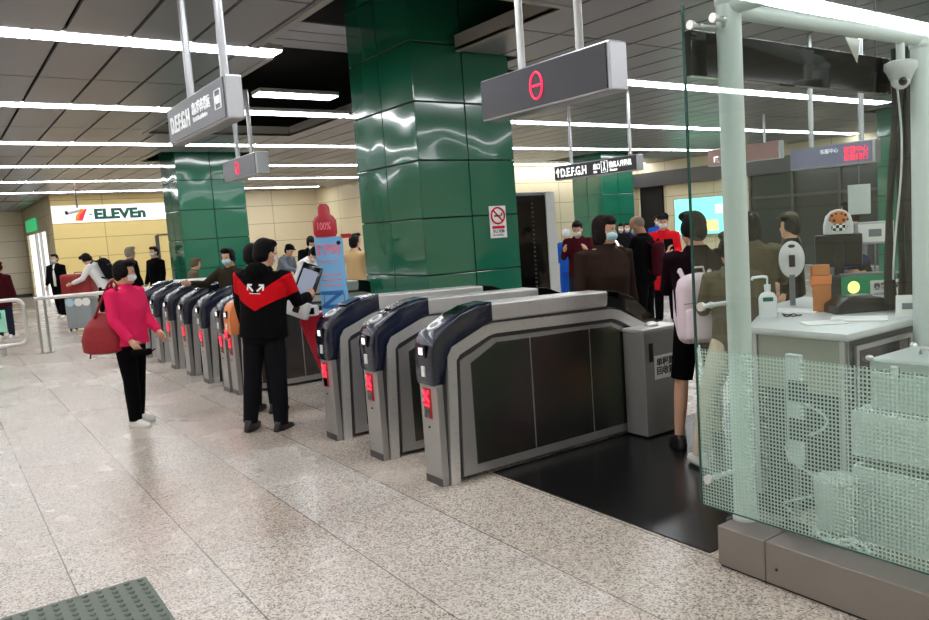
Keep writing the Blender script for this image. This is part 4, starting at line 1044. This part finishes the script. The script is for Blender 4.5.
pbr = person('woman in brown jacket and blue mask walking through the near gates', -4.82, 4.45, -10, 1.69, 'brown', 'charcoal', hair='hair_brown', style='bob', mask='mask', near=True, arms={'R': (4, 9, 14, 0), 'L': (-4, 9, 12, 0)}, bulk=1.2, head=(2, 30))
person('masked person in maroon jacket looking at a phone behind the brown jacket woman', -9.14, 7.93, -50, 1.68, 'maroon', 'jeans', mask='mask_white', arms={'R': (30, 9, 90, 20), 'L': (30, 9, 90, 20)}, head=(22, 0))
person('worker in blue overalls near the pale trolleys in the distance', -10.3, 8.7, 150, 1.58, 'blue_cloth', 'blue_cloth', style='bald', hair='mask_white', lean=10)
pba = person('man in black with cropped hair and red bag looking at his phone', -7.13, 7.27, 200, 1.70, 'black_cloth', 'black_cloth', style='bald', hair='hair_grey', skin='skin2', mask='mask_white', arms={'R': (30, 8, 85, 10), 'L': (30, 8, 85, 10)}, head=(28, 0), bulk=1.08)
person('distant worker in bright blue jacket, rightmost of the far group', -13.31, 14.1, -30, 1.68, 'blue_cloth', 'navy_cloth', mask='mask_white')
person('distant masked person in dark blue left of the blue-jacketed worker', -14.0, 13.75, -40, 1.55, 'navy_cloth', 'navy_cloth', mask='mask_white')
person('distant masked person in black, leftmost of the far group', -13.35, 12.9, -37, 1.56, 'charcoal', 'black_cloth', mask='mask_white', style='bob')
prc = person('woman in long red coat and dark hat facing the camera beyond the gates', -8.36, 8.98, -50, 1.70, 'red_cloth', 'black_cloth', mask='mask_white', coat=.30, cap='charcoal', arms={'R': (22, 12, 70, 20), 'L': (20, 9, 60, 20)}, head=(8, 0))
pA = person('person in dark wine top and black shorts wearing a pale backpack at the booth', -3.69, 4.29, 143, 1.67, 'wine', 'black_cloth', 'shoe_black', near=True, shorts=True, arms={'L': (32, 4, 112, 14), 'R': (15, 5, 60, 10)}, legs={'L': (-2, 9, 2), 'R': (2, 2, 2)}, style='full', mask='mask_white', head=(6, 25), bulk=1.0)
pB = person('person in khaki top and beige trousers mostly hidden behind the booth post', -3.25, 4.12, 150, 1.52, 'khaki', 'beige_trouser', 'shoe_white', near=True, style='full', legs={'L': (-2, 21, 2), 'R': (4, 2, 3)}, arms={'R': (10, 5, 50, 10), 'L': (30, 4, 60, 20)}, bulk=.92)
person('person in khaki jacket with strap seen through the glass right of the post', -4.09, 5.44, 120, 1.64, 'khaki', 'charcoal', style='bob', arms={'R': (20, 8, 60, 5)}, bulk=1.1)
person('person in khaki and hat farther back through the booth glass', -5.38, 7.89, 200, 1.60, 'khaki', 'charcoal', cap='khaki', style='full')
person('staff member in grey standing beyond the desk monitor', -4.40, 7.5, 180, 1.69, 'grey_cloth', 'charcoal', style='short')
person('dark clothed person standing beyond the desk, left of the tiger ornament', -4.7, 6.9, 215, 1.58, 'black_cloth', 'charcoal', style='full')
# seated booth attendant with cap
LG = {'L': (88, 6, 88), 'R': (88, 6, 88)}
ps = person('booth attendant in purple cap seated behind the desk', -3.35, 5.85, 250, 1.62, 'navy_cloth', 'charcoal', seated=True, z=-.36, legs=LG, cap='navy_cloth', arms={'R': (30, 8, 60, 10), 'L': (30, 8, 60, 10)}, head=(15, 0), skin='skin')
ps['root'].location.z = -.37
ch = empty('office_chair', (-3.32, 5.94, 0), math.radians(250-90), 'black office chair under the seated booth attendant', 'chair')
MB().box(-.22, .22, -.22, .2, .36, .42, .02).build('seat', M['black_plastic'], ch)
MB().box(-.2, .2, -.27, -.23, .46, .86, .02).build('backrest', M['black_plastic'], ch)
MB().cyl((0, 0, .06), .03, .30).build('column', M['steel_dark'], ch)
for k in range(5):
    a = 2*PI*k/5; MB().tube([(0, 0, .08), (.26*math.cos(a), .26*math.sin(a), .05)], .018, 8).ball((.26*math.cos(a), .26*math.sin(a), .03), .028).build('castor_leg', M['black_plastic'], ch, True)
# --- people on the left
person('person in dark red hooded coat at the left edge behind the barrier', -19.4, 1.1, 150, 1.58, 'maroon', 'jeans', 'shoe_white', hood=True, coat=.12, hair='maroon', style='full')
person('masked man in open black jacket and white shirt walking from the doorway', -23.85, 2.62, -37, 1.68, 'black_cloth', 'black_cloth', 'shoe_white', mask='mask', shirt='white_cloth', legs={'L': (10, 3, 5), 'R': (-8, 3, 8)})
pws = person('man in white shirt with backpack leaning on the red suitcase', -18.9, 2.95, 235, 1.74, 'white_cloth', 'black_cloth', 'shoe_white', lean=26, arms={'R': (30, 6, 40, 5), 'L': (30, 6, 40, 5)}, legs={'L': (6, 4, 8), 'R': (-6, 4, 4)}, head=(14, 0), style='full')
person('grey haired person in black behind the woman in pink', -18.7, 3.45, 100, 1.72, 'black_cloth', 'charcoal', hair='hair_grey', style='full', bulk=1.1)
person('black haired masked man in black right of the grey haired one', -18.7, 3.95, -60, 1.70, 'black_cloth', 'charcoal', mask='mask_white')
person('person in brown coat bending in front of the second green pillar', -15.2, 3.75, 80, 1.45, 'khaki', 'charcoal', lean=12, hair='khaki', style='full')

# ------------------------------------------------------------------ bags, phones, luggage
def remeshed_thing(mb, name, m, parent, vox=.01, it=4): return fused(mb, name, m, parent, vox, it)
c = world(pw, (.16, -.17, .99))
t = empty('shoulder_bag', c, pw['root'].rotation_euler.z, 'crimson shoulder bag hanging behind the woman in pink', 'bag')
mb = MB(); mb.loft([(0, 0, -.19, .10, .13), (0, 0, -.17, .125, .19), (0, 0, -.06, .12, .205), (0, 0.01, .06, .10, .17), (0, .03, .14, .06, .12), (0, .04, .19, .035, .08)], 28, power=2.6)
fused(mb, 'bag_body', M['red_bag'], t, .009, 5)
for s in (-1, 1):
    MB().tube([(.06*s, -.02, .14), (.05*s, .06, .30), (.02*s+.02, .15, .45), (.03, .19, .485), (.02, .22, .44), (.05*s, .12, .14)], .011, 8).build('strap', M['red_bag'], t, True)
MB().tube([(0, -.15, -.17), (.01, -.16, -.24)], .008, 6).build('tassel', M['black_plastic'], t)
w = pw['hand']['R'][2]+pw['hand']['R'][3]*.11
t = empty('small_pouch', world(pw, w+Vector((0, .03, -.03))), pw['root'].rotation_euler.z+.4, 'black pouch held in the hands of the woman in pink', 'pouch')
mb = MB().box(-.03, .03, -.09, .09, -.03, .03, .018, None, 3); mb.build('pouch_body', M['black_cloth'], t, True)
MB().tube([(-.02, .09, .0), (0, .12, .02), (.02, .09, 0)], .006, 6).build('wrist_loop', M['black_cloth'], t, True)

def backpack(P, label, m, sc=1.0, off=(0, -.22, 1.16)):
    c = world(P, P['A'] @ Vector(off)); t = empty('backpack', c, P['root'].rotation_euler.z, label, 'backpack', None, sc)
    mb = MB(); mb.box(-.16, .16, -.085, .08, -.23, .20, .06, None, 3); mb.ball((0, 0, .18), .155, .08, .07, 20)
    fused(mb, 'main_compartment', M[m], t, .010, 4)
    mb = MB(); mb.box(-.125, .125, -.13, -.06, -.20, .02, .035, None, 3); fused(mb, 'front_pocket', M[m], t, .009, 3)
    for s in (-1, 1): MB().tube([(s*.09, .06, .20), (s*.10, .14, .26), (s*.10, .24, .22), (s*.11, .30, .10), (s*.13, .20, -.08), (s*.13, .08, -.18)], .018, 8).build('shoulder_strap', M[m], t, True)
    MB().tube([(-.04, .02, .25), (-.03, .01, .285), (.03, .01, .285), (.04, .02, .25)], .008, 8).build('grab_handle', M[m], t, True)
    MB().tube([(-.13, -.10, .05), (0, -.118, .06), (.13, -.10, .05)], .004, 6).build('zip', M['grey_plastic'], t, True)
    return t
bk = backpack(pA, 'pale pink-white backpack worn low by the person in the wine top', 'pack', 1.0, (-.04, -.235, 1.03))
b2 = backpack(pws, 'dark backpack on the man in white shirt leaning on luggage', 'charcoal', 1.0, (0, -.22, 1.2)); b2.rotation_euler.x = -.4
backpack(pba, 'red and dark backpack on the cropped-hair man', 'maroon', .9, (0, -.22, 1.12))

def phone(P, key, label, m='black_gloss'):
    S, E, Wp, fd = P['hand'][key]; p = world(P, Wp+fd*.10+Vector((0, .0, .03)))
    t = empty('mobile_phone', p, P['root'].rotation_euler.z, label, 'phone')
    o = MB().box(-.036, .036, -.004, .004, -.07, .07, .004).build('phone_body', M[m], t); o.rotation_euler = (-.5, 0, 0)
phone(pA, 'L', 'phone held up by the person in the wine top', 'black_gloss')
phone(pba, 'R', 'dark phone in the hand of the cropped-hair man')

def suitcase(x, y, rz, w, d, h, m, label, z=0, wheels=True):
    t = empty('suitcase', (x, y, z), rz, label, 'suitcase'); b0 = .06 if wheels else 0
    MB().box(-w/2, w/2, -d/2, d/2, b0, h, .035, None, 3).build('shell', M[m], t, True, 40)
    mb = MB()
    for k in range(5): mb.box(-w/2+.05+k*(w-.12)/5, -w/2+.08+k*(w-.12)/5, -d/2-.008, -d/2+.01, b0+.05, h-.05, .003)
    mb.build('ribs', M[m], t)
    MB().tube([(-.08, 0, h-.005), (-.07, 0, h+.03), (.07, 0, h+.03), (.08, 0, h-.005)], .01, 8).build('handle', M['black_plastic'], t)
    if wheels:
        for sx in (-1, 1):
            for sy in (-1, 1): MB().cyl((sx*(w/2-.05)-.012, sy*(d/2-.05), .032), .03, .024, 'X', 16).build('wheel', M['rubber'], t)
    return t
suitcase(-19.35, 2.52, 1.0, .55, .34, .72, 'grey_case', 'grey hard-shell suitcase with wheels, under the red one')
suitcase(-19.35, 2.52, 1.0, .62, .36, .46, 'red_case', 'red suitcase resting on top of the grey suitcase', .765, False)
# round white stickers on the luggage, trolleys
for k, (dx) in enumerate((-.16, .02, .18)):
    a = 1.0; t = MB().tube([(0, 0, 0), (0, .006, 0)], .085, 20).build('round_sticker', M['paper'] if k else M['mask'])
    t.location = (-19.35+dx*math.cos(a)+.185*math.sin(a)+.0, 2.52+dx*math.sin(a)-.185*math.cos(a), .62); t.rotation_euler = (0, 0, a)
    tag(t, ['pale blue round tag, leftmost on the grey suitcase', 'white round tag in the middle of the grey suitcase', 'white round tag, rightmost on the grey suitcase'][k], 'tag')
t = empty('luggage_trolley', (-12.2, 9.6, 0), math.radians(150), 'silver wheeled trolley with racks behind the maroon jacket person', 'trolley')
for z in (.2, .9, 1.55): MB().tube([(-.5, -.25, z), (.5, -.25, z), (.5, .25, z), (-.5, .25, z)], .02, 8, True).build('shelf_frame', M['steel_light'], t)
for x, y in ((-.5, -.25), (.5, -.25), (.5, .25), (-.5, .25)): MB().cyl((x, y, .08), .02, 1.5).build('upright', M['steel_light'], t)
for x, y in ((-.5, -.25), (.5, -.25), (.5, .25), (-.5, .25)): MB().cyl((x-.02, y, .05), .05, .04, 'X', 14).build('wheel', M['rubber'], t)
MB().box(-.45, .45, -.2, .2, .22, .5, .02).build('blue_crate', M['blue_ink'], t)
t = empty('red_handbag', world(prc, (.24, .08, .78)), prc['root'].rotation_euler.z, 'small white floral bag hung from the arm of the red-coated woman', 'bag')
MB().box(-.05, .05, -.12, .12, 0, .22, .03, None, 3).build('bag_body', M['white_cloth'], t, True)
MB().tube([(0, -.08, .21), (0, -.05, .36), (0, .05, .36), (0, .08, .21)], .008, 8).build('strap', M['white_cloth'], t, True)
t.name = 'floral_bag'

# ------------------------------------------------------------------ lights, world, camera
w = bpy.data.worlds.new('World'); bpy.context.scene.world = w; w.use_nodes = True
w.node_tree.nodes['Background'].inputs[0].default_value = (.8, .85, .9, 1); w.node_tree.nodes['Background'].inputs[1].default_value = .35

cam = bpy.data.cameras.new('Camera'); co = bpy.data.objects.new('Camera', cam); col.objects.link(co); bpy.context.scene.camera = co
F, YAW, PIT, ROL, SX, SY = 785.92, -.92635, .106927, -.063316, 62.75, -.12
f = Vector((math.sin(YAW)*math.cos(PIT), math.cos(YAW)*math.cos(PIT), -math.sin(PIT)))
r = Vector((math.cos(YAW), -math.sin(YAW), 0)); u = r.cross(f)
r2 = r*math.cos(ROL)+u*math.sin(ROL); u2 = -r*math.sin(ROL)+u*math.cos(ROL)
m = Matrix((r2, u2, -f)).transposed().to_4x4(); m.translation = (0, 0, 1.65); co.matrix_world = m
cam.sensor_width = 36; cam.lens = F*36/929; cam.shift_x = -SX/929; cam.shift_y = SY/929; cam.clip_end = 100; cam.clip_start = .05
sc = bpy.context.scene
sc.view_settings.view_transform = 'Standard'; sc.view_settings.look = 'None'; sc.view_settings.exposure = .30
sc.cycles.use_denoising = True; sc.cycles.max_bounces = 8; sc.cycles.transparent_max_bounces = 12
